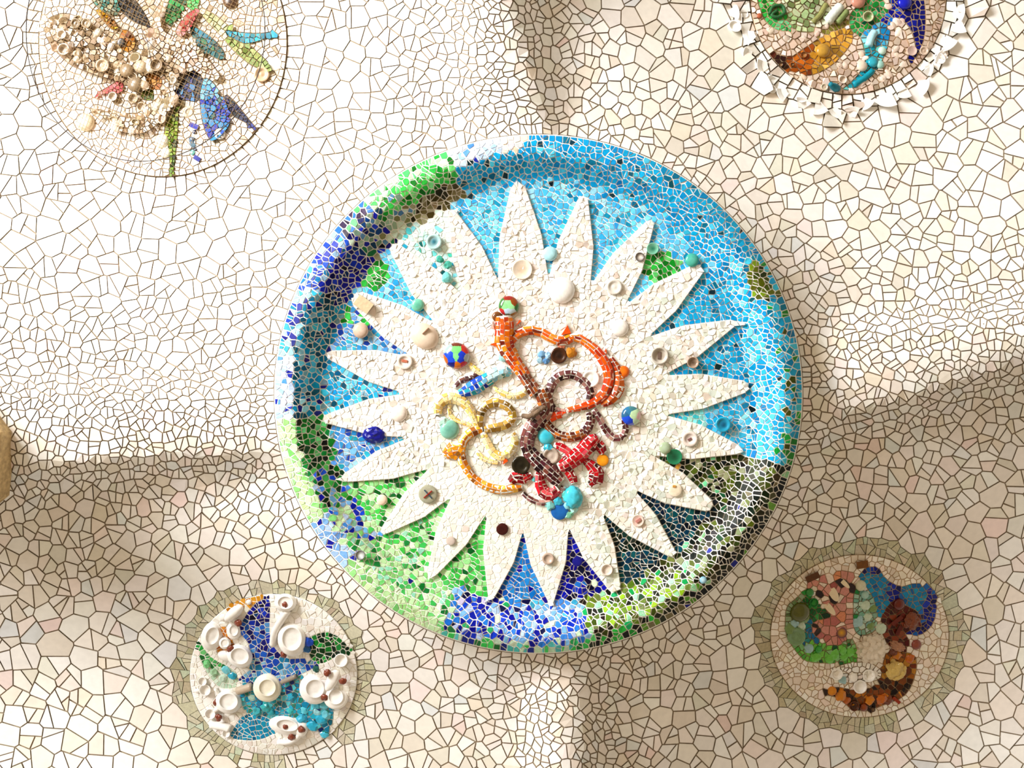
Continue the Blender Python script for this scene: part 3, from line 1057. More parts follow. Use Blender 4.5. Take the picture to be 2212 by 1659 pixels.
coil('serpent_coil', 'blue glass limb with pale tip left of the orange neck',
     [(986, 852, 10), (1004, 846, 20), (1026, 836, 28), (1048, 822, 26), (1068, 810, 24), (1088, 802, 24), (1106, 808, 10)], lambda f: BLU if f < .6 else PAQ, 7)
coil('serpent_coil', 'mauve edge along the blue limb', [(980, 838, 8), (996, 822, 10), (1016, 816, 9), (1034, 806, 6)], MAU, 5)
coil('serpent_coil', 'bright red glass limb at the right of the stem',
     [(1206, 1010, 18), (1224, 1002, 28), (1244, 988, 30), (1262, 972, 30), (1278, 954, 30), (1292, 944, 16)], RED, 8)
coil('serpent_coil', 'red glass toe reaching to the amber button', [(1282, 950, 16), (1296, 964, 20), (1304, 980, 14)], RDD, 6)
coil('serpent_coil', 'red glass arm beside the turquoise button', [(1196, 960, 10), (1212, 966, 15), (1228, 976, 14), (1238, 984, 10)], RED, 6)
coil('serpent_coil', 'dark red leg hanging from the red limb', [(1258, 990, 10), (1274, 1004, 18), (1288, 1020, 28), (1284, 1040, 26), (1272, 1048, 10)], RDD, 6)
coil('serpent_coil', 'red glass bowl-shaped loop at the foot of the stem',
     [(1166, 1012, 10), (1166, 1036, 18), (1172, 1060, 24), (1190, 1068, 22), (1206, 1056, 18)], RED, 6)
coil('serpent_coil', 'mauve outer edge of the red loop',
     [(1128, 1064, 8), (1144, 1078, 10), (1166, 1086, 11), (1190, 1084, 11), (1208, 1070, 10), (1218, 1050, 10)], MAU, 5)
coil('serpent_coil', 'dark red patch below the black bottle base', [(1098, 1044, 12), (1114, 1030, 22), (1132, 1034, 20), (1148, 1024, 12)], RDD, 5)
coil('serpent_coil', 'crimson patch joining the limb and stem', [(1220, 1012, 12), (1234, 1026, 18), (1240, 1044, 14)], RDD, 5)

# buttons, bottle bases and balls set into the sun --------------
def Hs3(u, v): return Hstar(u, v) - 3.0
B = lambda *a, **k: lathe(*a, Hfn=Hs3, parent=sun, **k)
def ball(u, v, r, cols, label):
    lump('mosaic_ball', u, v, r, (200, 200, 200), Hs3, sun, level=4, rough=0.0, hz=.5, cols=cols, label=label)
ball(1099, 661, 22, [(0, -.2, (150, 226, 150)), (-.25, 0, (140, 220, 140)), (.2, .05, (160, 230, 160)), (-.1, .5, (190, 215, 235)), (.25, .55, (200, 224, 235)), (.5, -.35, (150, 70, 20)), (0, -.95, (150, 40, 30)), (-.85, -.3, (60, 110, 50)), (.95, .1, (60, 120, 60)), (-.7, .75, (190, 40, 40)), (.4, .9, (150, 110, 40)), (-.1, 1, (110, 110, 90))], 'pale green ball above the orange neck')
ball(986, 768, 28, [(-.5, .05, (20, 70, 210)), (-.4, .3, (20, 70, 210)), (.4, 0, (20, 60, 215)), (.35, .3, (20, 60, 215)), (0, -.45, (120, 220, 120)), (-.05, .1, (130, 225, 140)), (-.4, .75, (16, 16, 120)), (.1, .8, (230, 120, 20)), (.55, .7, (200, 40, 50)), (.8, .2, (170, 180, 180)), (.75, -.5, (200, 50, 40)), (-.7, -.6, (150, 170, 170)), (0, -1, (110, 50, 30)), (-.95, .4, (180, 90, 20))], 'blue and green ball left of the orange neck')
ball(1363, 898, 21, [(-.3, -.5, (40, 110, 150)), (-.6, -.2, (30, 90, 130)), (.1, -.7, (60, 120, 130)), (.35, 0, (195, 228, 180)), (.3, -.3, (190, 222, 175)), (-.45, .4, (20, 70, 205)), (-.1, .65, (20, 60, 190)), (.85, .1, (230, 190, 190)), (0, .95, (110, 120, 220)), (.5, .6, (200, 225, 190))], 'blue and pale green ball at the right of the coils')
for u, v, r, p, c, c2, lab in [
    (1074, 684, 11, 'dome', (120, 70, 30), (90, 50, 20), 'brown glass marble'),
    (1207, 768, 18, 'base', (70, 34, 14), (30, 12, 8), 'dark brown bottle base'),
    (1347, 803, 13, 'dome', (226, 96, 10), (240, 120, 20), 'orange glass dome'),
    (1128, 582, 22, 'bowl', (240, 226, 208), (214, 188, 158), 'clear glass dish'),
    (1213, 627, 29, 'dome', (248, 244, 238), (250, 246, 240), 'white glass dome'),
    (1327, 620, 17, 'base', (222, 214, 202), (232, 226, 216), 'clear bottle base'),
    (1339, 708, 19, 'dome', (248, 240, 230), (250, 244, 236), 'white glass dome'),
    (1276, 818, 19, 'base', (248, 244, 238), (246, 238, 230), 'white bottle base'),
    (1425, 768, 19, 'cup', (206, 198, 184), (150, 132, 116), 'grey cup with a dark slot'),
    (1497, 783, 13, 'cup', (176, 150, 128), (80, 60, 44), 'brownish bottle neck'),
    (1562, 917, 17, 'base', (30, 160, 196), (0, 84, 120), 'turquoise bottle base'),
    (1490, 948, 17, 'coin', (232, 218, 206), (226, 212, 204), 'clear glass button'),
    (1437, 968, 13, 'dome', (160, 176, 140), (180, 200, 170), 'pale green glass button'),
    (1457, 987, 17, 'bowl', (30, 120, 80), (10, 70, 44), 'green bottle base'),
    (1458, 1058, 15, 'disc', (244, 230, 206), (240, 220, 190), 'cream button'),
    (1378, 1125, 13, 'bowl', (230, 205, 190), (220, 180, 168), 'pinkish glass button'),
    (779, 714, 17, 'dome', (206, 176, 154), (222, 198, 178), 'tan glass dome'),
    (902, 659, 14, 'dome', (120, 200, 170), (90, 176, 150), 'sea green glass dome'),
    (937, 522, 17, 'base', (190, 226, 224), (20, 110, 130), 'aqua bottle base like an eye'),
    (874, 781, 17, 'coin', (236, 224, 212), (238, 226, 214), 'clear glass button'),
    (862, 893, 18, 'dome', (240, 226, 212), (244, 232, 220), 'clear glass dome'),
    (971, 928, 21, 'dome', (130, 190, 170), (96, 160, 140), 'sea green glass dome beside the yellow rings'),
    (1180, 941, 19, 'dome', (90, 205, 220), (40, 180, 205), 'turquoise glass dome'),
    (1190, 985, 18, 'base', (176, 160, 144), (196, 178, 164), 'smoky bottle base'),
    (1125, 1005, 20, 'base', (34, 28, 12), (16, 12, 4), 'black green bottle base'),
    (1302, 994, 13, 'disc', (226, 140, 14), (236, 160, 30), 'amber button'),
    (1209, 1104, 19, 'disc', (16, 92, 170), (20, 104, 182), 'blue glass disc'),
    (1085, 1143, 13, 'disc', (60, 10, 10), (50, 6, 8), 'dark red button'),
    (973, 1168, 10, 'disc', (206, 190, 178), (210, 194, 182), 'grey button'),
    (1184, 1207, 13, 'coin', (188, 164, 146), (198, 176, 158), 'brownish glass button'),
    (1311, 1231, 13, 'cup', (222, 206, 190), (232, 216, 202), 'clear bottle neck'),
    (1247, 1213, 11, 'disc', (10, 14, 120), (14, 20, 140), 'navy glass disc'),
    (924, 1067, 20, 'disc', (166, 164, 140), (172, 170, 148), 'grey button with a cross'),
    (825, 1080, 12, 'dome', (246, 216, 190), (246, 222, 200), 'peach button'),
    (1519, 1253, 8, 'dome', (120, 176, 200), (190, 220, 230), 'clear blue bead'),
    (1410, 537, 13, 'bowl', (120, 190, 160), (20, 110, 80), 'green bottle base on a ray'),
    (1495, 562, 15, 'dome', (60, 170, 150), (90, 190, 170), 'sea green glass dome'),
    (1382, 555, 10, 'ring', (96, 84, 76), (236, 226, 214), 'dark ringed bead'),
    (778, 1199, 11, 'ring', (120, 120, 116), (226, 230, 226), 'grey ringed bead'),
    (1188, 548, 16, 'dome', (170, 226, 236), (186, 232, 238), 'pale aqua glass dome'),
]:
    lathe('glass_button' if p in ('disc', 'coin', 'ring') else 'bottle_base', u, v, r, p, c, Hs3, sun, col2=c2, label=lab, lift=1, hk=.6)
# cross inlay, slot and small inlays
def bar(name, u0, v0, u1, v1, w, col, H, parent, lift=6.0, t=2.0, label=None):
    d = math.hypot(u1 - u0, v1 - v0); nx, ny = -(v1 - v0) / d * w / 2, (u1 - u0) / d * w / 2
    T = Tile([(u0 + nx, v0 + ny), (u0 - nx, v0 - ny), (u1 - nx, v1 - ny), (u1 + nx, v1 + ny)], col, t, 0, rel=[lift] * 4)
    V = build_tiles([T], H, .3, sink=lift * .6)[0]
    o = mesh_obj(name, V, tile_faces(4), M_GLASS, parent, cols=lin(col))
    if label: o['label'] = label
    return o
bar('inlay', 916, 1058, 933, 1077, 2.6, (60, 80, 96), Hs3, sun, lift=4.6, t=1.5)
bar('inlay', 915, 1076, 933, 1060, 2.6, (150, 40, 30), Hs3, sun, lift=5, t=1.9)
bar('inlay', 1425, 760, 1424, 776, 7, (112, 92, 80), Hs3, sun, lift=2, t=1)
bar('inlay', 868, 779, 880, 781, 6, (190, 110, 84), Hs3, sun, lift=3.8, t=1.5)
bar('inlay', 1453, 1050, 1460, 1051, 5, (206, 150, 70), Hs3, sun, lift=3.4, t=1.5)
bar('inlay', 1486, 951, 1494, 947, 5, (130, 90, 84), Hs3, sun, lift=3.8, t=1.5)
bar('inlay', 1374, 1128, 1384, 1121, 6, (196, 130, 120), Hs3, sun, lift=2, t=1.5)
lump('glass_chunk', 808, 939, 25, (8, 16, 130), Hdisc, sun, rough=.06, level=2, ry=19, hz=.5, label='deep blue glass chunk on a blue wedge')
lump('glass_chunk', 1238, 1074, 20, (70, 195, 215), Hs3, sun, level=2, rough=.1, hz=.6, ry=24, smooth=True, label='turquoise glass lump')
for u, v, r, c in [(1221, 1068, 9, (90, 190, 180)), (1205, 1082, 10, (60, 180, 205)), (1188, 1092, 11, (130, 205, 200)), (1226, 1092, 9, (140, 215, 225)), (1240, 1100, 9, (170, 220, 215)), (1230, 1112, 8, (120, 190, 160)),
                   (1212, 966, 6, (60, 170, 190)), (1184, 968, 10, (60, 176, 200)), (1154, 1036, 5, (90, 190, 190)), (960, 912, 11, (180, 222, 204)), (1170, 765, 8, (120, 170, 210)), (1180, 780, 7, (90, 140, 190)), (1166, 778, 7, (160, 200, 220)),
                   (1184, 768, 8, (150, 190, 225)), (1234, 762, 12, (190, 120, 30)), (1212, 748, 8, (216, 130, 100)), (806, 916, 0, (0, 0, 0)), (1086, 772, 9, (160, 215, 215)), (1250, 886, 0, (0, 0, 0)), (964, 600, 11, (120, 205, 200)), (950, 560, 8, (60, 160, 140)), (968, 572, 9, (70, 170, 150)), (915, 505, 7, (200, 235, 225))]:
    if r: lump('glass_chunk', u, v, r, c, Hs3, sun, level=1, rough=.16, hz=.5)
# orange spikes and fins
for tri in [[(1058, 744), (1074, 738), (1086, 754)], [(1112, 706), (1123, 690), (1126, 694)], [(1212, 724), (1226, 702), (1234, 720)], [(1063, 692), (1068, 712), (1072, 720)], [(1306, 758), (1309, 752), (1312, 766)], [(1090, 986), (1098, 996), (1086, 1004)]]:
    T = Tile([tuple(p) for p in tri], (222, 80, 18), 6, 0)
    mesh_obj('orange_spike', build_tiles([T], Hs3, .4)[0], tile_faces(3), M_GLASS, sun, cols=lin(T.col))
# split ceramic lid and the square bottle fragment on the left rays
lathe('ceramic_lid', 917, 726, 33, 'dome', (226, 202, 178), Hs3, sun, m=M_CHINA, col2=(232, 212, 190), ry=27, rot=.6, hk=.6, label='cream ceramic lid split in two')
bar('lid_crack', 912, 722, 926, 708, 2.0, (150, 110, 84), Hs3, sun, lift=16, t=1.0)
o = bar('bottle_fragment', 770, 646, 800, 668, 26, (216, 190, 154), Hs3, sun, lift=7, t=6, label='tan rectangular bottle fragment at a ray tip')
# twisted grey brown twig of stone in the middle
tube('twisted_twig', [(1130, 898, -66), (1140, 900, -80), (1152, 896, -84), (1166, 886, -84), (1176, 880, -78), (1174, 878, -72), (1160, 882, -74), (1148, 892, -76)], [5, 5.5, 5.5, 5, 5, 4, 4, 3.5], M_TWIG, sun, seg=8, label='grey brown twig of stone on the stem')
# ------------------------------------------------------------------ the four smaller medallions
def med_shell(key, parent, m):
    cx, cy, rx, ry = MEDS[key]
    H = Hmed(key)
    seg, vs, fs = 96, [], []
    qs = np.linspace(0.03, 1.0, 22)
    for q in qs:
        t = np.arange(seg) * 2 * math.pi / seg
        u, v = cx + rx * q * np.cos(t), cy + ry * q * np.sin(t)
        vs.append(np.stack([u, v, H(u, v)], 1))
    t = np.arange(seg) * 2 * math.pi / seg
    u, v = cx + rx * np.cos(t), cy + ry * np.sin(t)
    vs.append(np.stack([u, v, Hceil(u, v) + 2], 1))
    for k in range(len(vs) - 1):
        for j in range(seg):
            a, b = k * seg + j, k * seg + (j + 1) % seg
            fs.append([a, a + seg, b + seg, b])
    A = np.concatenate(vs)
    return mesh_obj('mortar_bed', W(A[:, 0], A[:, 1], A[:, 2]), fs, m, parent, smooth=True)

class Reg:
    def __init__(self, poly, pal, sp=13, t=(0.9, 1.6), tilt=.06, lift=0.0, smooth=2, split=.5, colf=None, china=False):
        self.poly = chaikin(poly, smooth) if smooth else [tuple(p) for p in poly]
        self.pal, self.sp, self.t, self.tilt, self.lift, self.split, self.colf, self.china = pal, sp, t, tilt, lift, split, colf, china

def medallion(key, parent, regs, base, gap=1.4, limit=300):
    cx, cy, rx, ry = MEDS[key]
    H = Hmed(key)
    def label(u, v):
        lab = np.zeros(u.shape, int)
        for i, r in enumerate(regs):
            lab = np.where(in_poly(r.poly, u, v), i + 1, lab)
        return np.where(med_rho(key, u, v) > 1, -1, lab)
    allr = [base] + regs
    sps = np.array([r.sp for r in allr] + [0.0])
    edges = [(ellipse(cx, cy, rx - .5, ry - .5), base.sp)] + [(r.poly, r.sp * .9) for r in regs[::-1]]
    pts = seeds_for((cx - rx - 20, cy - ry - 20, cx + rx + 20, cy + ry + 20), lambda u, v: sps[label(u, v)], edges, min(r.sp for r in allr), max(r.sp for r in allr), over=5)
    lab = label(pts[:, 0], pts[:, 1])
    cells = voronoi(pts.tolist(), np.where(lab >= 0, sps[lab], 14), np.full(len(pts), gap), lab >= 0)
    ta, tb = [], []
    for i, p in enumerate(cells):
        if p is None: continue
        p = clean(p, .8)
        if len(p) < 3: continue
        r = allr[lab[i]]
        a, ax, ay = area_c(p)
        if a < 9: continue
        for x in (split(p, gap, .5) if a > r.sp ** 2 * .6 and random.random() < r.split else [p]):
            x = clean(x, .7)
            if len(x) < 3 or area_c(x)[0] < 8: continue
            _, ux, vx = area_c(x)
            pal = r.colf(ux, vx) if r.colf else r.pal
            T = Tile(x, pick(pal, 6), random.uniform(*r.t), r.tilt, rel=[r.lift * random.uniform(.7, 1.2)] * len(x))
            (tb if (r.china or lab[i] == 0) else ta).append(T)
    return H, ta, tb

def finish_med(key, parent, H, ta, tb, bed, lim=300):
    place_tiles(ta, H, M_GLASS, bed, 'glass_tile', 'glass_tile_field', lim, bev=.4)
    place_tiles(tb, H, M_CHINA, bed, 'china_shard', 'china_shard_field', lim, bev=.5)

def med_thing(name, key, label):
    cx, cy = MEDS[key][:2]
    return empty(name, W(np.array(float(cx)), np.array(float(cy)), Hceil(float(cx), float(cy))), label, 'medallion')

def X(pts, ox, oy, k):
    return [(ox + x / k, oy + y / k) for x, y in pts]

CHN = [(252, 250, 246, 6), (246, 240, 232, 3), (250, 246, 238, 4), (238, 230, 218, 1)]
# ---- lower left: teacups and plates around a blue star --------
bl = med_thing('mosaic_medallion', 'BL', 'round medallion of white teacups and plates on blue and turquoise glass')
bed = med_shell('BL', bl, M_MORTAR)
x = lambda pts: X(pts, 350, 1234, 3.904)
DG = [(10, 60, 24, 4), (8, 34, 18, 4), (30, 130, 50, 2), (30, 160, 60, 1)]
GG = [(20, 96, 40, 3), (90, 180, 110, 3), (170, 215, 170, 3)]
def leftgreen(u, v):
    return DG if v < 1405 else ([(70, 170, 90, 4), (110, 200, 120, 3), (30, 110, 50, 2)] if v < 1440 else [(190, 220, 195, 5), (160, 205, 180, 3), (210, 230, 210, 3)])
def bluecol(u, v):
    return NAVY if v < 1345 else ([(20, 50, 180, 4), (30, 90, 200, 4), (10, 14, 110, 3), (90, 160, 225, 1.4)] if v < 1420 else [(60, 140, 215, 4), (20, 70, 190, 4), (130, 190, 230, 2.6), (10, 20, 120, 3), (20, 120, 170, 2)])
regs = [
    Reg(x([(440, 350), (600, 250), (760, 205), (925, 190), (720, 320), (600, 340)]), [(206, 140, 30, 4), (186, 120, 26, 3), (226, 160, 50, 2)], 13),
    Reg(x([(430, 560), (520, 440), (590, 560), (620, 660), (480, 740)]), [(220, 140, 40, 4), (200, 110, 30, 3)], 11),
    Reg(x([(305, 530), (265, 620), (330, 760), (400, 900), (500, 1000), (650, 980), (640, 860), (560, 800), (430, 740), (340, 640)]), GG, 11, colf=leftgreen),
    Reg(x([(640, 960), (690, 1220), (930, 1250), (1130, 1230), (1250, 1290), (1310, 1330), (1370, 1430), (1440, 1300), (1450, 1100), (1350, 1080), (1170, 1040), (1150, 930), (1200, 860), (1000, 940), (800, 860)]),
        [(40, 170, 200, 4), (20, 140, 180, 4), (90, 200, 215, 3), (20, 100, 120, 2), (30, 130, 110, 1.4), (10, 40, 110, 1)], 11, t=(2, 5), tilt=.15),
    Reg(x([(545, 1415), (650, 1250), (710, 1190), (910, 1235), (920, 1310), (965, 1365), (800, 1435)]), [(10, 130, 176, 5), (20, 150, 190, 3), (0, 100, 140, 2)], 11),
    Reg(x([(915, 190), (800, 255), (700, 370), (640, 500), (750, 640), (740, 830), (650, 900), (690, 970), (800, 870), (1000, 960), (1130, 890), (1340, 790), (1250, 730), (1040, 740), (950, 650), (905, 560)]), NAVY, 12, colf=bluecol, smooth=1),
    Reg(x([(1190, 600), (1270, 540), (1390, 505), (1500, 555), (1620, 685), (1480, 715), (1330, 795), (1240, 730), (1260, 650)]), DG, 11, smooth=1),
]
base = Reg([(0, 0), (1, 0), (0, 1)], CHN, 14, t=(0.9, 2.2), tilt=.06, smooth=0)
H, ta, tb = medallion('BL', bl, regs, base)
finish_med('BL', bl, H, ta, tb, bed)
WH = (252, 249, 244)
def china(name, cx, cy, r, prof, ry=None, rot=0.0, lift=3.0, col=WH, col2=None, tilt=(0, 0), Hf=None, par=None, label=None):
    return lathe(name, cx, cy, r, prof, col, Hf or H, par or bl, m=M_CHINA, col2=col2, ry=ry, rot=rot, lift=lift, tilt=tilt, seg=26, label=label)
def xp(a, b): return 350 + a / 3.904, 1234 + b / 3.904
for nm, a, b, r, prof, ry, rot, lift, tl in [
    ('plate', 425, 545, 33, 'plate', 24, 1.9, 8, (.2, .1)), ('teacup', 655, 715, 29, 'pot', 25, .4, 6, (-.1, .2)), ('cup_knob', 530, 607, 13, 'pot', None, 0, 12, (0, 0)),
    ('saucer', 610, 350, 27, 'dome', 12, -.7, 4, (0, 0)), ('saucer', 605, 500, 16, 'plate', 20, 0, 4, (0, 0)), ('cup_knob', 515, 390, 8, 'dome', None, 0, 8, (0, 0)), ('cup_knob', 732, 260, 6, 'dome', None, 0, 4, (0, 0)), ('saucer', 545, 715, 20, 'dome', 12, .3, 4, (0, 0)),
    ('teacup', 1040, 265, 24, 'pot', 20, 0, 6, (0, 0)), ('teacup', 1095, 570, 31, 'pot', 37, 0, 7, (0, 0)), ('saucer', 1110, 650, 22, 'plate', 18, 0, 14, (0, 0)),
    ('plate', 1290, 990, 34, 'plate', None, 0, 8, (.12, 0)), ('saucer', 1440, 910, 12, 'dome', 29, .5, 6, (0, 0)), ('plate', 1465, 1060, 27, 'plate', None, 0, 5, (-.1, -.1)), ('teacup', 1508, 752, 15, 'cup', None, 0, 6, (0, 0)),
    ('plate', 1055, 1300, 40, 'plate', 21, .15, 6, (0, 0)), ('saucer', 1180, 1320, 14, 'dome', 20, .2, 4, (0, 0)),
    ('teacup', 560, 1100, 29, 'pot', 26, 0, 6, (0, 0)), ('teacup', 340, 930, 10, 'cup', None, 0, 5, (0, 0)), ('teacup', 362, 1003, 13, 'cup', None, 0, 5, (0, 0)), ('teacup', 405, 1205, 12, 'cup', None, 0, 5, (0, 0)),
    ('saucer', 560, 1030, 16, 'dome', 10, 0, 3, (0, 0)), ('saucer', 300, 1010, 8, 'dome', 5, 0, 3, (0, 0)), ('saucer', 540, 1370, 9, 'cup', None, 0, 4, (0, 0)), ('saucer', 470, 1160, 12, 'dome', 6, -.6, 6, (0, 0)),
]:
    u, v = xp(a, b)
    china(nm, u, v, r, prof, ry, rot, lift, tilt=tl)
u, v = xp(888, 982)
china('central_plate', u, v, 31, 'plate', None, 0, 14, col=(244, 238, 216), col2=(246, 240, 220), label='cream plate at the centre, cracked into pieces')
# stems and handles of broken crockery
def htube(name, pts, r, H, par, m=M_CHINA, col=WH, lift=8, label=None):
    P = catmull([(a, b, 0) for a, b in pts], 4)
    hh = H(P[:, 0], P[:, 1]) - lift
    return tube(name, np.stack([P[:, 0], P[:, 1], hh], 1), r, m, par, seg=8, col=col, label=label)
htube('pot_spout', [xp(1060, 330), xp(1000, 420), xp(950, 520), xp(935, 620)], 9, H, bl)
htube('cup_handle', [xp(445, 990), xp(480, 1040), xp(485, 1090), xp(455, 1130)], 4, H, bl)
htube('cup_handle', [xp(980, 1440), xp(1060, 1440), xp(1130, 1410), xp(1170, 1360)], 7, H, bl)
htube('pot_spout', [xp(415, 1290), xp(470, 1300), xp(530, 1310), xp(575, 1330)], 10, H, bl)
htube('jar_neck', [xp(640, 1010), xp(700, 990), xp(760, 970)], 10, H, bl, col=(190, 172, 150), label='brown glass jar neck')
htube('jar_neck', [xp(1010, 935), xp(1070, 910), xp(1130, 885)], 6, H, bl, col=(150, 138, 124), label='grey brown stem right of the central plate')
# brown ceramic knots
for a, b in [(1030, 283), (640, 437), (578, 655), (1057, 595), (1025, 705), (1395, 858), (1525, 925), (1370, 1062), (1045, 1313), (1178, 1333), (1090, 1396), (460, 1105), (475, 1235)]:
    u, v = xp(a, b)
    lump('brown_knot', u, v, 8.5, (126, 58, 36), H, bl, m=M_CHINA, level=3, knobs=9, hz=.9, smooth=True, lift=13)
# turquoise and blue glass lumps
for a, b, r, c in [(1230, 590, 12, (20, 70, 180)), (1215, 650, 11, (20, 100, 170)), (1300, 1120, 10, (80, 190, 215)), (1370, 1130, 11, (100, 200, 220)), (1390, 1200, 11, (110, 205, 225)), (1345, 1245, 13, (40, 170, 205)), (1270, 1300, 13, (40, 175, 210)), (1180, 1240, 12, (60, 180, 215)),
                   (1200, 1170, 9, (90, 200, 220)), (1370, 1370, 10, (70, 190, 220)), (1310, 1180, 9, (150, 215, 225)), (880, 1140, 13, (50, 170, 175)), (800, 1180, 11, (60, 170, 180)), (830, 1120, 9, (20, 120, 160)), (760, 1060, 9, (180, 215, 200)), (930, 1190, 9, (40, 150, 160)),
                   (1100, 1070, 10, (40, 150, 180)), (1090, 1180, 9, (60, 190, 190)), (540, 830, 9, (110, 200, 215)), (600, 880, 9, (40, 160, 190)), (440, 850, 9, (150, 190, 150)), (520, 900, 9, (190, 215, 195)), (380, 780, 9, (120, 200, 130)), (1300, 820, 8, (20, 90, 80))]:
    u, v = xp(a, b)
    lump('glass_chunk', u, v, r, c, H, bl, level=1, rough=.14, hz=.55)
place_tiles(border['BL'], Hceil, M_GLASS, bl, 'border_glass', 'border_glass_field', 200, bev=.5)

# ---- lower right: pear shape, flowered tiles, bottle bases ----
br = med_thing('mosaic_medallion', 'BR', 'round medallion with a blue pear shape, pink flowered tiles and green bottle bases')
bed = med_shell('BR', br, M_BEIGE)
x = lambda pts: X(pts, 1600, 1180, 3.95)
yp = lambda a, b: (1600 + a / 3.95, 1180 + b / 3.95)
PNK = [(208, 138, 126, 5), (214, 152, 138, 3), (186, 108, 100, 2), (240, 222, 204, 2.2), (50, 34, 34, 1.6), (230, 150, 110, 1.4)]
def pearcol(u, v):
    return [(0, 128, 186, 5), (20, 150, 196, 3), (10, 100, 170, 2)] if (u < 1920 and v < 1340 and v > 1240) or (1950 < u < 2000 and v < 1320) else [(10, 24, 140, 5), (20, 50, 170, 3), (8, 12, 90, 3), (20, 100, 190, 1.6)]
def ambcol(u, v):
    return [(160, 96, 20, 4), (190, 130, 40, 3), (120, 60, 16, 2)] if v < 1470 else [(70, 34, 12, 4), (130, 66, 14, 3), (40, 20, 10, 3), (200, 120, 20, 1.4)]
regs = [
    Reg(x([(380, 520), (480, 440), (560, 350), (640, 480), (770, 610), (610, 640), (610, 770), (720, 850), (830, 840), (960, 770), (1020, 970), (900, 1000), (560, 995), (470, 900), (380, 760)]),
        [(130, 160, 110, 3), (40, 120, 50, 3), (110, 190, 90, 3), (160, 190, 150, 3), (20, 70, 40, 2), (30, 110, 140, 1)], 12, t=(2, 4), tilt=.12,
        colf=lambda u, v: [(120, 200, 80, 5), (90, 180, 70, 3), (20, 90, 40, 2), (140, 200, 130, 2)] if v > 1390 else ([(20, 100, 40, 4), (10, 60, 24, 3), (50, 150, 60, 2)] if u > 1735 and v < 1340 else ([(20, 110, 160, 3), (30, 130, 130, 2)] if 1732 < u < 1765 else [(150, 176, 140, 4), (110, 140, 90, 3), (60, 110, 60, 1)]))),
    Reg(x([(590, 300), (720, 235), (850, 205), (1000, 230), (995, 390), (965, 500), (965, 640), (970, 760), (860, 850), (730, 835), (610, 745), (605, 650), (765, 605), (690, 480), (560, 340)]), PNK, 19, t=(2, 3.5), split=.3, smooth=1),
    Reg(x([(960, 340), (1090, 370), (1170, 480), (1170, 720), (1030, 770), (960, 720)]), [(150, 190, 170, 4), (120, 176, 160, 3), (190, 215, 200, 2), (30, 130, 60, 1)], 12, t=(2, 5), tilt=.15),
    Reg(x([(1000, 260), (1070, 175), (1175, 175), (1235, 280), (1360, 350), (1500, 310), (1650, 335), (1680, 480), (1650, 660), (1560, 745), (1480, 770), (1390, 720), (1530, 650), (1440, 510), (1310, 450), (1200, 600), (1160, 630), (1150, 480), (1090, 370)]), NAVY, 12, colf=pearcol, smooth=1),
    Reg(x([(1310, 450), (1400, 500), (1525, 560), (1535, 680), (1400, 735), (1450, 830), (1400, 910), (1260, 860), (1190, 700), (1205, 570)]), [(84, 24, 18, 5), (110, 40, 26, 3), (60, 16, 14, 3), (140, 64, 40, 1.4)], 13, t=(2, 4)),
    Reg(x([(1250, 880), (1490, 920), (1505, 1040), (1460, 1190), (1390, 1290), (1200, 1360), (1100, 1410), (950, 1395), (830, 1290), (680, 1258), (800, 1195), (1000, 1235), (1150, 1200), (1200, 1050)]), AMB, 13, t=(2, 5), tilt=.12, colf=ambcol, smooth=1),
    Reg(x([(780, 1050), (900, 995), (1100, 985), (1210, 1060), (1190, 1140), (1000, 1180), (830, 1150)]), CHN, 11, t=(3, 8), tilt=.25, china=True),
]
base = Reg([(0, 0), (1, 0), (0, 1)], [(246, 236, 222, 6), (240, 226, 208, 4), (250, 244, 236, 3), (230, 214, 196, 1.4)], 15, t=(0.9, 1.5), tilt=.03, smooth=0)
H, ta, tb = medallion('BR', br, regs, base, gap=1.1)
finish_med('BR', br, H, ta, tb, bed)
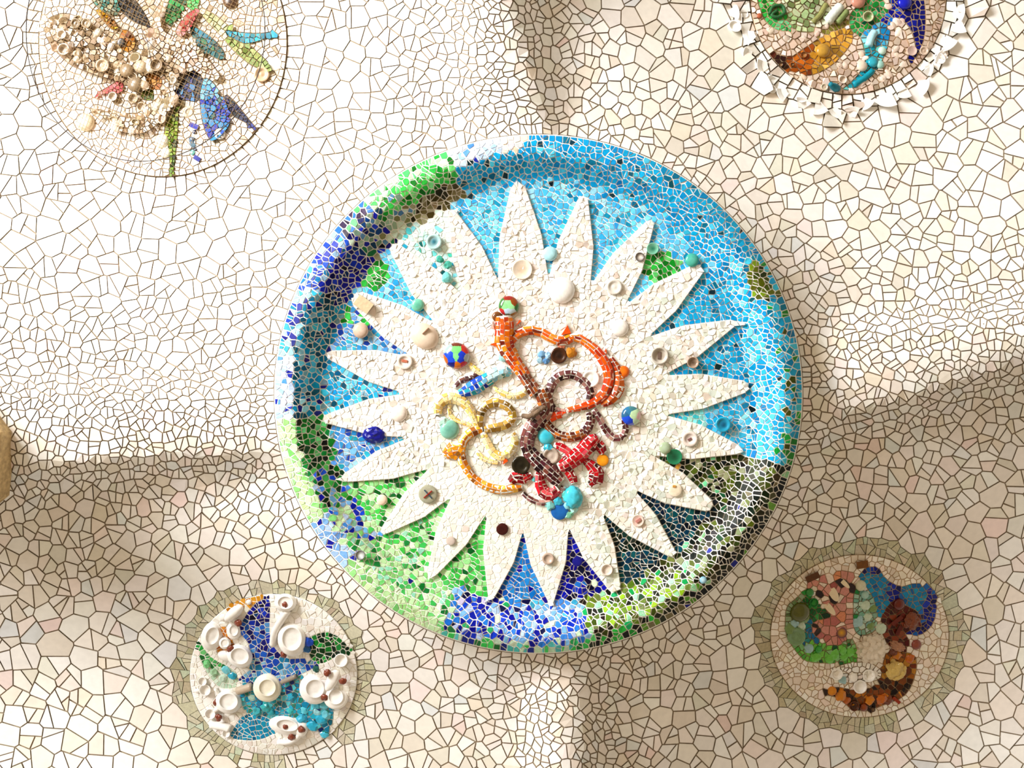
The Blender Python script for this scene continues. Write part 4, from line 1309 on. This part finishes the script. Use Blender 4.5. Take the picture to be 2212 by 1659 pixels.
for nm, a, b, r, prof, c, c2, lab in [
    ('bottle_base', 505, 560, 22, 'dome', (84, 88, 24), (92, 96, 36), 'olive green bottle base'), ('bottle_base', 475, 770, 20, 'base', (120, 156, 110), (130, 166, 124), 'pale green bottle base'),
    ('bottle_base', 625, 482, 10, 'cup', (20, 120, 40), (40, 170, 60), 'green bottle neck'), ('bottle_base', 590, 395, 9, 'dome', (40, 130, 50), (60, 150, 70), None), ('bottle_base', 665, 880, 8, 'dome', (40, 150, 50), (60, 170, 70), None),
    ('bottle_base', 1025, 335, 12, 'dome', (206, 206, 176), (216, 214, 190), 'pale glass dome'), ('bottle_base', 1060, 415, 9, 'dome', (150, 196, 186), (170, 206, 196), None),
    ('bottle_base', 1350, 495, 13, 'dome', (96, 26, 16), (110, 36, 22), 'dark red glass bulb'), ('bottle_base', 1500, 840, 11, 'dome', (130, 60, 46), (140, 70, 54), None),
    ('bottle_neck', 970, 1365, 11, 'cup', (90, 44, 16), (50, 20, 8), 'brown bottle neck'), ('bottle_neck', 1130, 1395, 5, 'cup', (60, 30, 14), (140, 110, 80), None), ('bottle_neck', 1050, 1375, 9, 'dome', (120, 50, 12), (150, 70, 20), None), ('bottle_neck', 780, 1235, 10, 'disc', (200, 120, 20), (220, 140, 30), None),
    ('teacup', 822, 1092, 13, 'cup', WH, WH, None), ('teacup', 1095, 1105, 14, 'cup', WH, WH, None), ('teacup', 1020, 1200, 15, 'cup', (244, 240, 236), (250, 248, 244), None), ('teacup', 1140, 1090, 8, 'dome', WH, WH, None), ('teacup', 960, 1120, 10, 'dome', WH, WH, None), ('flower', 862, 738, 12, 'disc', (90, 40, 70), (230, 170, 40), 'purple daisy on a tile')]:
    u, v = yp(a, b)
    lathe(nm, u, v, r, prof, c, H, br, col2=c2, lift=5, label=lab, seg=22, m=M_CHINA if nm in ('teacup', 'flower') else None)
u, v = yp(1110, 872); lump('coral_ball', u, v, 33, (226, 214, 196), H, br, m=M_CHINA, level=4, knobs=90, hz=.6, lift=4, label='white knobbly ball at the centre')
u, v = yp(1455, 640); lump('glass_rosette', u, v, 20, (120, 60, 34), H, br, level=4, knobs=40, hz=.5, lift=5, label='red brown knobbly rosette')
u, v = yp(1320, 1050); lump('glass_rosette', u, v, 24, (206, 176, 100), H, br, level=4, knobs=40, hz=.45, lift=4, label='pale yellow knobbly rosette')
u, v = yp(1330, 850); lump('straw_tuft', u, v, 20, (170, 120, 90), H, br, level=4, knobs=60, ry=11, rot=.4, hz=.4, lift=3)
for a0, b0, a1, b1, w, c in [(990, 165, 1090, 150, 16, (120, 76, 30)), (560, 290, 670, 240, 14, (96, 60, 34)), (1290, 670, 1380, 600, 9, (110, 40, 24)), (1330, 760, 1370, 680, 8, (96, 30, 20)), (1300, 1290, 1360, 1340, 7, (150, 50, 14))]:
    (u0, v0), (u1, v1) = yp(a0, b0), yp(a1, b1)
    bar('brown_bar', u0, v0, u1, v1, w, c, H, br, lift=5, t=4)
for a, b, r, ry, rot in [(790, 400, 9, 20, -.5), (750, 520, 7, 22, -.7), (880, 310, 5, 17, -.8), (560, 650, 0, 0, 0)]:
    if r:
        u, v = yp(a, b)
        lathe('cream_crescent', u, v, r, 'disc', (238, 222, 190), H, br, m=M_CHINA, ry=ry, rot=rot, lift=5)
for k, (a, b) in enumerate([(870, 1140), (1200, 700), (540, 610), (460, 660), (520, 680), (420, 700), (580, 870), (1080, 600), (1110, 680), (1000, 640), (1060, 500), (1130, 530), (880, 940), (800, 920), (760, 960), (930, 900), (870, 890), (640, 940), (1440, 960), (1330, 930), (1300, 900), (1200, 1300), (1100, 1310), (1260, 1310), (900, 1310), (850, 1270)]):
    u, v = yp(a, b)
    c = [(160, 200, 206), (200, 220, 200), (120, 150, 90)][k % 3] if k < 12 else ((110, 196, 76) if k < 18 else [(180, 90, 20), (200, 120, 24), (110, 50, 16)][k % 3])
    lump('glass_chunk', u, v, 9 + (k * 7 % 4), c, H, br, level=1, rough=.14, hz=.5, lift=2)
place_tiles(border['BR'], Hceil, M_GLASS, br, 'border_glass', 'border_glass_field', 200, bev=.5)

# ---- upper right: coloured fins on pebbles, ring of broken china
tr = med_thing('mosaic_medallion', 'TR', 'round pebble medallion with green, amber and blue fins ringed by broken white china')
bed = med_shell('TR', tr, M_BEIGE)
x = lambda pts: X(pts, 1550, 0, 4.02)
zp = lambda a, b: (1550 + a / 4.02, b / 4.02)
regs = [
    Reg(x([(340, -60), (440, -60), (520, 40), (640, 140), (650, 270), (520, 268), (410, 190), (350, 20)]), GRN, 12, colf=lambda u, v: GRN if v < 40 else [(60, 180, 90, 4), (110, 205, 140, 4), (30, 140, 70, 2)]),
    Reg(x([(520, -30), (900, -20), (1000, 70), (960, 200), (860, 285), (640, 270), (620, 150)]), [(190, 206, 160, 4), (160, 186, 130, 3), (214, 222, 196, 3), (110, 130, 80, 2)], 14, t=(2, 6), tilt=.18),
    Reg(x([(1150, 110), (1280, 10), (1400, -60), (1500, 60), (1420, 170), (1300, 280), (1200, 320), (1140, 220)]), [(20, 120, 44, 4), (30, 150, 60, 4), (10, 90, 60, 2), (60, 170, 100, 2)], 12),
    Reg(x([(840, 310), (1000, 230), (1100, 150), (1160, 180), (1110, 230), (950, 300)]), [(112, 110, 40, 4), (140, 136, 60, 3)], 13),
    Reg(x([(410, 405), (480, 460), (640, 500), (740, 430), (830, 370), (950, 285), (1150, 225), (1185, 340), (1110, 455), (1000, 565), (860, 645), (740, 660), (640, 635), (540, 590), (470, 500)]), AMB, 15,
        t=(2, 5), tilt=.1, smooth=1, colf=lambda u, v: [(40, 16, 10, 5), (80, 34, 14, 3)] if u < 1700 else ([(150, 70, 16, 4), (190, 100, 24, 4), (110, 44, 14, 2)] if u < 1755 else [(206, 150, 50, 4), (226, 176, 80, 3), (160, 120, 40, 3)])),
    Reg(x([(1230, 300), (1420, 170), (1510, 220), (1480, 400), (1450, 490), (1370, 630), (1200, 765), (1075, 780), (1180, 700), (1290, 560), (1270, 400)]), TQ, 13, t=(2, 5), tilt=.12, smooth=1,
        colf=lambda u, v: [(20, 130, 196, 4), (60, 170, 220, 3), (130, 205, 226, 2)] if v < 95 else [(20, 150, 176, 4), (50, 175, 195, 3), (110, 200, 196, 2)]),
    Reg(x([(1480, -80), (1790, -80), (1810, 150), (1800, 330), (1745, 465), (1680, 560), (1655, 520), (1725, 420), (1700, 300), (1640, 200), (1560, 140), (1500, 235), (1415, 180), (1500, 80)]), NAVY, 12, smooth=1,
        colf=lambda u, v: [(10, 20, 140, 5), (20, 40, 170, 3), (20, 110, 200, 1.4)] if u < 1960 else [(8, 10, 96, 5), (10, 16, 130, 3)]),
]
base = Reg([(0, 0), (1, 0), (0, 1)], [(226, 206, 190, 5), (214, 192, 174, 4), (234, 218, 204, 4), (200, 176, 156, 2)], 14, t=(2, 6), tilt=.16, smooth=0)
H, ta, tb = medallion('TR', tr, regs, base, gap=1.8)
finish_med('TR', tr, H, ta, tb, bed)
for nm, a, b, r, prof, c, c2, lab in [
    ('bottle_base', 1625, 20, 16, 'dome', (10, 20, 170), (14, 30, 190), 'cobalt blue glass dome'), ('bottle_neck', 1310, 142, 12, 'cup', (190, 190, 150), (20, 110, 30), 'green bottle neck'), ('bottle_neck', 750, 475, 7, 'cup', (120, 70, 30), (200, 140, 80), 'amber bottle neck'),
    ('bottle_base', 1255, 575, 12, 'dome', (216, 200, 180), (226, 210, 192), 'clear glass dome'), ('bottle_base', 365, 137, 6, 'dome', (160, 80, 50), (170, 90, 60), None), ('bottle_neck', 550, 560, 5, 'cup', (60, 36, 20), (190, 150, 110), None), ('bottle_neck', 650, 560, 4, 'cup', (60, 36, 20), (160, 120, 80), None),
    ('bottle_base', 1220, 10, 16, 'dome', (190, 130, 110), (200, 140, 120), None), ('bottle_base', 915, 440, 16, 'dome', (176, 130, 40), (190, 146, 60), 'amber glass dome'), ('bottle_base', 1350, 540, 12, 'dome', (30, 150, 170), (50, 170, 190), None), ('bottle_base', 1410, 560, 9, 'dome', (150, 206, 196), (170, 216, 206), None), ('bottle_base', 1430, 440, 9, 'dome', (190, 222, 206), (206, 230, 216), None),
    ('bottle_base', 1690, 440, 11, 'bowl', (200, 172, 160), (186, 160, 150), None), ('bottle_base', 1795, 440, 10, 'base', (206, 184, 164), (190, 164, 142), None), ('bottle_base', 930, 755, 8, 'base', (206, 190, 166), (190, 166, 140), None), ('bottle_base', 1090, 690, 9, 'cup', (216, 200, 184), (200, 180, 160), None)]:
    u, v = zp(a, b)
    lathe(nm, u, v, r, prof, c, H, tr, col2=c2, lift=5, label=lab)
u, v = zp(1010, 755); P = H(np.array([u]), np.array([v]))[0]
tube('glass_bottle', [(u + 7, v + 4, P - 2), (u + 3, v + 1, P - 12), (u - 2, v - 2, P - 20), (u - 4, v - 4, P - 24), (u - 7, v - 6, P - 34)], [9, 9.5, 8, 5, 5.5], M_GLASS, tr, seg=14, col=(30, 120, 140), label='small teal bottle at the lower edge')
htube('glass_swirl', [zp(450, 120), zp(480, 60), zp(560, 50), zp(580, 110), zp(520, 150), zp(470, 130), zp(520, 90)], 4, H, tr, m=M_GLASS, col=(50, 100, 60), lift=6, label='dark green glass swirl')
htube('glass_rod', [zp(830, 190), zp(890, 130), zp(940, 40)], 7, H, tr, m=M_GLASS, col=(140, 140, 84), lift=5)
htube('glass_rod', [zp(1040, 200), zp(1080, 150), zp(1120, 100)], 8, H, tr, m=M_GLASS, col=(130, 146, 90), lift=5)
htube('glass_rod', [zp(950, 190), zp(1010, 120), zp(1060, 60)], 13, H, tr, m=M_GLASS, col=(222, 230, 222), lift=3)
htube('glass_rod', [zp(1310, 400), zp(1330, 330), zp(1360, 280)], 10, H, tr, m=M_GLASS, col=(170, 216, 226), lift=4)
htube('glass_rod', [zp(1180, 740), zp(1260, 690), zp(1340, 620)], 8, H, tr, m=M_GLASS, col=(20, 140, 160), lift=2)
for k in range(70):
    a = random.uniform(.15, math.pi - .15); q = random.uniform(.35, .98)
    u, v = MEDS['TR'][0] + MEDS['TR'][2] * q * math.cos(a), MEDS['TR'][1] + MEDS['TR'][3] * q * math.sin(a)
    if v < 3 or any(in_poly(r.poly, np.array([u]), np.array([v]))[0] for r in regs): continue
    lump('pebble', u, v, random.uniform(6, 12), pick([(226, 206, 190, 4), (210, 188, 170, 3), (236, 222, 208, 3)]), H, tr, m=M_CHINA, level=2, rough=.04, hz=.4, smooth=True, ry=random.uniform(5, 9), rot=random.uniform(0, 3))
place_tiles(border['TR'], Hceil, M_CHINA, tr, 'china_shard', 'china_shard_field', 200, bev=.7)
for u, v, r, p in [(1588, 56, 15, 'cup'), (1608, 30, 10, 'cup'), (1667, 192, 11, 'cup'), (2030, 126, 14, 'cup'), (2003, 142, 10, 'dome')]:
    lathe('broken_cup', u, v, r, p, (252, 249, 244), Hceil, tr, m=M_CHINA, ry=r * .8, rot=.6, lift=3, tilt=(random.gauss(0, .2), random.gauss(0, .2)), seg=22)
for a_, r_, sp_ in [(172, 34, 1.0), (158, 40, .9), (150, 30, 1.2), (141, 36, 1.0), (133, 28, 1.1), (124, 34, 1.0), (113, 34, 1.1), (104, 40, .9), (96, 30, 1.2), (88, 36, 1.0), (80, 34, 1.0), (70, 46, 1.2), (60, 34, 1.0), (50, 40, 1.0), (42, 30, 1.0), (33, 34, 1.1), (25, 44, .9), (16, 38, 1.0), (8, 40, 1.0)]:
    t_ = math.radians(a_); q_ = random.uniform(1.09, 1.2)
    u, v = MEDS['TR'][0] + MEDS['TR'][2] * q_ * math.cos(t_), MEDS['TR'][1] + MEDS['TR'][3] * q_ * math.sin(t_)
    d_ = t_ + random.choice([0, .5, -.5, math.pi, 1.4])
    plate_shard('plate_shard', u, v, r_, d_ - sp_ / 2, d_ + sp_ / 2, pick([(252, 250, 246, 4), (246, 240, 232, 1)], 2), Hceil, tr, lift=5, tilt=(random.gauss(0, .15), random.gauss(0, .15)))

# ---- upper left: flower of china and glass, behind a bird net --
tl = med_thing('mosaic_medallion', 'TL', 'round flower medallion of beige china arms and blue fins, covered by a net')
bed = med_shell('TL', tl, M_BEIGE)
BEI = [(180, 154, 122, 4), (162, 136, 106, 4), (204, 182, 154, 4), (226, 208, 184, 3), (126, 102, 76, 2)]
regs = [
    Reg([(92, 62), (104, 38), (140, 26), (190, 44), (240, 84), (300, 110), (350, 100), (400, 120), (392, 165), (340, 190), (318, 206), (262, 178), (200, 160), (150, 140), (110, 100)], BEI, 13, t=(3, 9), tilt=.28, lift=14, china=True),
    Reg([(330, 30), (350, 0), (345, 70), (420, 90), (460, 140), (480, 170), (440, 178), (400, 150), (350, 120), (300, 80)], [(240, 222, 200, 4), (226, 204, 180, 3), (214, 180, 160, 2)], 12, t=(3, 8), tilt=.25, lift=16, china=True),
    Reg([(332, 200), (366, 158), (392, 176), (380, 226), (350, 260), (310, 292), (250, 284), (190, 240), (205, 222), (262, 246), (308, 244)], [(248, 238, 222, 4), (230, 210, 184, 3), (206, 178, 144, 2)], 10, t=(3, 9), tilt=.32, lift=14, china=True),
    Reg([(425, 10), (470, 34), (520, 80), (580, 134), (586, 148), (548, 146), (506, 112), (476, 76), (440, 40)], [(170, 180, 116, 4), (140, 156, 84, 4), (196, 204, 150, 3), (80, 110, 50, 1.4)], 13, t=(3, 6), tilt=.15, lift=10,
        colf=lambda u, v: [(222, 216, 180, 3), (190, 196, 140, 3)] if u < 490 else [(150, 166, 90, 4), (130, 150, 76, 4), (180, 190, 120, 2), (60, 130, 50, 1)]),
    Reg([(200, 14), (246, 40), (256, 62), (240, 64), (222, 44)], [(206, 150, 30, 4), (150, 96, 20, 3), (226, 180, 60, 2)], 9, t=(3, 6), tilt=.25, lift=6),
    Reg([(190, -20), (255, -30), (262, 30), (240, 36), (206, 14)], [(150, 150, 120, 4), (60, 130, 120, 3), (110, 130, 110, 2)], 10, t=(2, 5), tilt=.2, lift=6),
    Reg([(246, -30), (286, -10), (310, 24), (328, 58), (296, 52), (260, 26)], [(20, 14, 18, 6), (10, 8, 10, 3), (60, 50, 50, 1)], 9, lift=4),
    Reg([(258, 74), (272, 62), (292, 78), (292, 104), (276, 114), (258, 104)], [(200, 130, 20, 4), (170, 100, 16, 3), (120, 60, 14, 2)], 11, t=(3, 6), tilt=.15, lift=8),
    Reg([(312, 162), (330, 156), (352, 170), (346, 196), (322, 190)], [(196, 126, 30, 4), (160, 90, 24, 3)], 11, lift=8),
    Reg([(352, 46), (372, -20), (404, -20), (398, 28), (374, 60)], [(10, 110, 30, 4), (10, 70, 24, 3), (20, 140, 50, 2)], 12, lift=6),
    Reg([(402, -20), (432, -20), (430, 16), (404, 22)], [(70, 205, 90, 4), (110, 220, 130, 3), (150, 225, 180, 2)], 10, lift=6),
    Reg([(376, 70), (398, 34), (426, 16), (430, 26), (414, 56), (394, 82)], [(206, 90, 90, 4), (190, 64, 66, 3), (232, 150, 146, 3)], 9, t=(3, 7), tilt=.25, lift=10),
    Reg([(408, 58), (424, 58), (462, 84), (486, 112), (482, 132), (446, 118), (420, 90)], [(0, 90, 90, 4), (10, 60, 60, 3), (30, 110, 70, 2), (0, 110, 130, 2)], 13, lift=8),
    Reg([(486, 64), (520, 70), (560, 73), (602, 66), (574, 84), (532, 96), (506, 86)], [(20, 150, 180, 4), (40, 170, 200, 3), (10, 120, 140, 2)], 13, lift=8),
    Reg([(412, 148), (440, 166), (436, 200), (432, 222), (400, 216), (374, 218), (384, 188)], [(14, 14, 40, 5), (20, 40, 110, 3), (70, 130, 180, 2), (10, 10, 20, 3)], 11, lift=5),
    Reg([(440, 166), (458, 174), (480, 206), (502, 246), (494, 276), (462, 308), (446, 292), (436, 258), (430, 210)], [(20, 90, 190, 4), (60, 150, 210, 4), (10, 40, 160, 3), (120, 190, 225, 2), (0, 90, 110, 2)], 12, t=(2, 5), tilt=.12, lift=10,
        colf=lambda u, v: [(120, 185, 225, 4), (80, 160, 215, 3), (20, 70, 190, 1)] if v < 210 else [(20, 80, 190, 4), (10, 30, 150, 3), (40, 130, 190, 3), (0, 90, 90, 1)]),
    Reg([(478, 198), (500, 210), (532, 250), (570, 296), (536, 268), (500, 250)], [(16, 16, 60, 5), (20, 30, 110, 3), (10, 10, 20, 3)], 11, smooth=1, lift=4),
    Reg([(386, 226), (384, 290), (374, 382), (368, 384), (366, 320), (352, 282), (372, 240)], [(120, 150, 30, 4), (90, 120, 24, 3), (150, 176, 60, 2), (50, 70, 20, 1.4)], 9, smooth=1, t=(2, 6), tilt=.2, lift=3),
    Reg([(203, 206), (236, 186), (258, 172), (268, 182), (262, 202), (232, 202)], [(226, 110, 116, 4), (236, 150, 150, 3), (206, 80, 90, 2)], 9, smooth=1, t=(2, 6), tilt=.2, lift=6),
    Reg([(300, 200), (330, 190), (334, 214), (312, 218)], [(110, 130, 30, 4), (70, 90, 20, 3)], 9, lift=4),
]
def tlbase(u, v):
    return [(244, 236, 222, 5), (238, 226, 208, 3), (236, 214, 200, 1)] if u < 330 and v > 20 and med_rho('TL', u, v) > .6 or u < 180 else [(206, 186, 156, 5), (192, 170, 140, 4), (222, 206, 182, 4), (170, 146, 114, 1.6)]
base = Reg([(0, 0), (1, 0), (0, 1)], [], 17, t=(1.8, 4), tilt=.06, smooth=0, colf=tlbase)
H, ta, tb = medallion('TL', tl, regs, base, gap=1.2)
finish_med('TL', tl, H, ta, tb, bed)
armreg = regs[:3]
for k in range(150):
    u, v = random.uniform(95, 480), random.uniform(0, 290)
    hit = [i for i, r in enumerate(armreg) if in_poly(r.poly, np.array([u]), np.array([v]))[0]]
    if not hit or any(in_poly(r.poly, np.array([u]), np.array([v]))[0] for r in regs[3:]): continue
    c = pick([(214, 190, 160, 3), (196, 172, 142, 3), (240, 226, 206, 3), (170, 146, 116, 1.6), (250, 242, 230, 2)])
    kind = random.choice(['cup', 'dome', 'base', 'plate', 'lump', 'lump'])
    r = random.uniform(6, 13)
    if kind == 'lump':
        lump('china_lump', u, v, r, c, H, tl, m=M_CHINA, level=1, rough=.2, hz=.6, lift=14)
    else:
        lathe('bottle_base' if kind == 'base' else 'broken_cup', u, v, r, kind, c, H, tl, m=M_CHINA, lift=random.uniform(14, 22), ry=r * random.uniform(.6, 1), rot=random.uniform(0, 3), tilt=(random.gauss(0, .3), random.gauss(0, .3)), seg=16)
for nm, u, v, r, p, c, c2, lf in [('bottle_base', 163, 50, 11, 'base', (150, 130, 100), (130, 110, 84), 24), ('bottle_base', 186, 50, 11, 'base', (176, 154, 122), (160, 140, 110), 28), ('bottle_base', 221, 141, 15, 'base', (206, 182, 150), (226, 206, 178), 26), ('bottle_base', 273, 152, 15, 'dome', (160, 138, 108), (170, 146, 116), 24),
                                  ('bottle_base', 303, 144, 14, 'dome', (206, 186, 156), (216, 198, 170), 24), ('bottle_base', 337, 140, 14, 'cup', (176, 152, 124), (120, 96, 70), 26), ('bottle_base', 292, 182, 17, 'dome', (146, 126, 100), (156, 134, 106), 18), ('broken_cup', 137, 106, 13, 'cup', (246, 232, 214), (150, 124, 96), 22),
                                  ('broken_cup', 133, 74, 10, 'cup', (240, 226, 206), (226, 206, 180), 22), ('broken_cup', 287, 212, 11, 'cup', (206, 186, 156), (150, 124, 94), 14), ('broken_cup', 243, 208, 10, 'cup', (250, 240, 226), (190, 164, 134), 10), ('broken_cup', 305, 230, 10, 'cup', (226, 206, 180), (160, 136, 104), 14),
                                  ('broken_plate', 185, 264, 20, 'dome', (240, 220, 186), (246, 228, 198), 4), ('broken_plate', 594, 138, 15, 'disc', (252, 248, 240), (252, 250, 244), 4), ('broken_plate', 565, 160, 17, 'base', (226, 196, 160), (206, 176, 140), 8), ('black_eye', 262, 91, 9, 'disc', (40, 30, 28), (30, 24, 22), 16),
                                  ('broken_plate', 408, 242, 14, 'plate', (232, 214, 186), (236, 220, 194), 3), ('broken_plate', 350, 305, 16, 'dome', (244, 236, 216), (246, 240, 224), 3), ('broken_plate', 358, 330, 12, 'dome', (246, 240, 224), (248, 242, 228), 3), ('spotted_disc', 475, 289, 12, 'disc', (240, 232, 222), (236, 228, 220), 10),
                                  ('pine_cone', 497, 2, 16, 'dome', (110, 80, 56), (60, 40, 30), 6)]:
    lathe(nm, u, v, r, p, c, H, tl, m=M_CHINA, col2=c2, lift=lf, seg=20)
for u, v, a in [(470, 284, .4), (477, 284, 1.2), (480, 292, .2), (470, 293, 1.6), (476, 297, .6), (483, 287, .9)]:
    bar('black_spot', u - 2.5 * math.cos(a), v - 2.5 * math.sin(a), u + 2.5 * math.cos(a), v + 2.5 * math.sin(a), 3, (24, 20, 24), H, tl, lift=13.5, t=.8)
for pts_, c in [([(410, 268), (428, 276)], (10, 20, 160)), ([(419, 338), (432, 346)], (14, 24, 140))]:
    bar('blue_shard', *pts_[0], *pts_[1], 10, c, H, tl, lift=4, t=3)
for u, v, r, c in [(420, 285, 5, (40, 50, 80)), (414, 302, 7, (90, 120, 150)), (416, 312, 6, (110, 140, 160)), (416, 330, 6, (130, 205, 190)), (421, 322, 4, (70, 80, 100))]:
    lump('glass_chunk', u, v, r, c, H, tl, level=1, rough=.15, hz=.6, lift=3)

# ---- the bird net under the upper left medallion --------------
NC = (312.0, 62.0); NRX, NRY = 258.0, 288.0
net = empty('bird_net', W(np.array(NC[0]), np.array(NC[1]), Hceil(*NC)), 'round wire hoop with sagging net stretched under the flower medallion', 'net')
def Hnet(u, v):
    q = np.hypot((u - NC[0]) / NRX, (v - NC[1]) / NRY)
    return Hmed('TL')(u, v) - 34 - 16 * (1 - np.clip(q, 0, 1) ** 2)
tt = np.linspace(0, 2 * math.pi, 140, endpoint=False)
wob = 1 + .012 * np.sin(tt * 3 + 1)
hu, hv = NC[0] + NRX * wob * np.cos(tt), NC[1] + NRY * wob * np.sin(tt)
tube('wire_hoop', np.stack([hu, hv, Hnet(hu, hv)], 1), 1.3, M_WIRE, net, seg=6, closed=True)
vs, fs, off = [], [], 0
for fam in (0, 1):
    ang = math.radians(28 if fam == 0 else 112)
    dx, dy = math.cos(ang), math.sin(ang)
    for k in range(-34, 35):
        o_ = k * 9.0
        ln = 300
        t_ = np.linspace(-ln, ln, 34)
        u = NC[0] + dx * t_ - dy * (o_ + 3 * np.sin(t_ * .02 + k))
        v = NC[1] + dy * t_ + dx * (o_ + 3 * np.sin(t_ * .023 + k * 1.7))
        ok = np.hypot((u - NC[0]) / NRX, (v - NC[1]) / NRY) < 1.0
        if ok.sum() < 3: continue
        u, v = u[ok], v[ok]
        A = W(u, v, Hnet(u, v) + 1.5 * np.sin(u * .05))
        r_ = .5 * S
        for i in range(len(A)):
            for j in range(3):
                w = 2 * math.pi * j / 3
                vs.append(A[i] + r_ * np.array([-dy * math.cos(w), dx * math.cos(w), math.sin(w)]))
        for i in range(len(A) - 1):
            for j in range(3):
                a = off + i * 3 + j; b = off + i * 3 + (j + 1) % 3
                fs.append([a, a + 3, b + 3, b])
        off = len(vs)
n_ = mesh_obj('netting', vs, fs, M_NET, net)
n_['kind'] = 'stuff'
for pts_ in ([(304, 60), (317, 86), (330, 100), (352, 112)], [(317, 86), (322, 108), (327, 134)], [(66, 148), (73, 143), (76, 140)]):
    P = np.array(pts_, float)
    tube('tie_wire', np.stack([P[:, 0], P[:, 1], Hnet(P[:, 0], P[:, 1]) - 2], 1), .8, M_WIRE, net, seg=6)

# ------------------------------------------------------------------ stone column at the left edge
KU, KV = -152.0, 985.0
zc = lambda h: CZ + (F + h) * S
kx, ky = (KU - CU) * S, (KV - CV) * S
column = bpy.data.objects.new('column', None)
COL.objects.link(column)
column.location = (kx, ky, FLOOR)
column['kind'] = 'structure'
column['label'] = 'tan sandstone column with an eight-sided capital at the left edge'
def prism(name, rows, seg, parent, m, ph=0.0):
    vs, fs = [], []
    for r, z in rows:
        for j in range(seg):
            t = 2 * math.pi * (j + .5) / seg + ph
            vs.append((kx + r * math.cos(t), ky + r * math.sin(t), z))
    for k in range(len(rows) - 1):
        for j in range(seg):
            a, b = k * seg + j, k * seg + (j + 1) % seg
            fs.append([a, b, b + seg, a + seg])
    fs.append(list(range(seg - 1, -1, -1))); fs.append([(len(rows) - 1) * seg + j for j in range(seg)])
    return mesh_obj(name, vs, fs, m, parent)
R1 = 186 * S
prism('abacus', [(R1 * .97, zc(-38)), (R1, zc(-34)), (R1, zc(10)), (R1 * .99, zc(16))], 8, column, M_STONE, ph=.1)
prism('echinus', [(R1 * .62, zc(-110)), (R1 * .74, zc(-92)), (R1 * .86, zc(-66)), (R1 * .92, zc(-38.2))], 32, column, M_STONE)
prism('shaft', [(R1 * .72, FLOOR), (R1 * .66, 2.0), (R1 * .6, zc(-110.2))], 32, column, M_STONE)
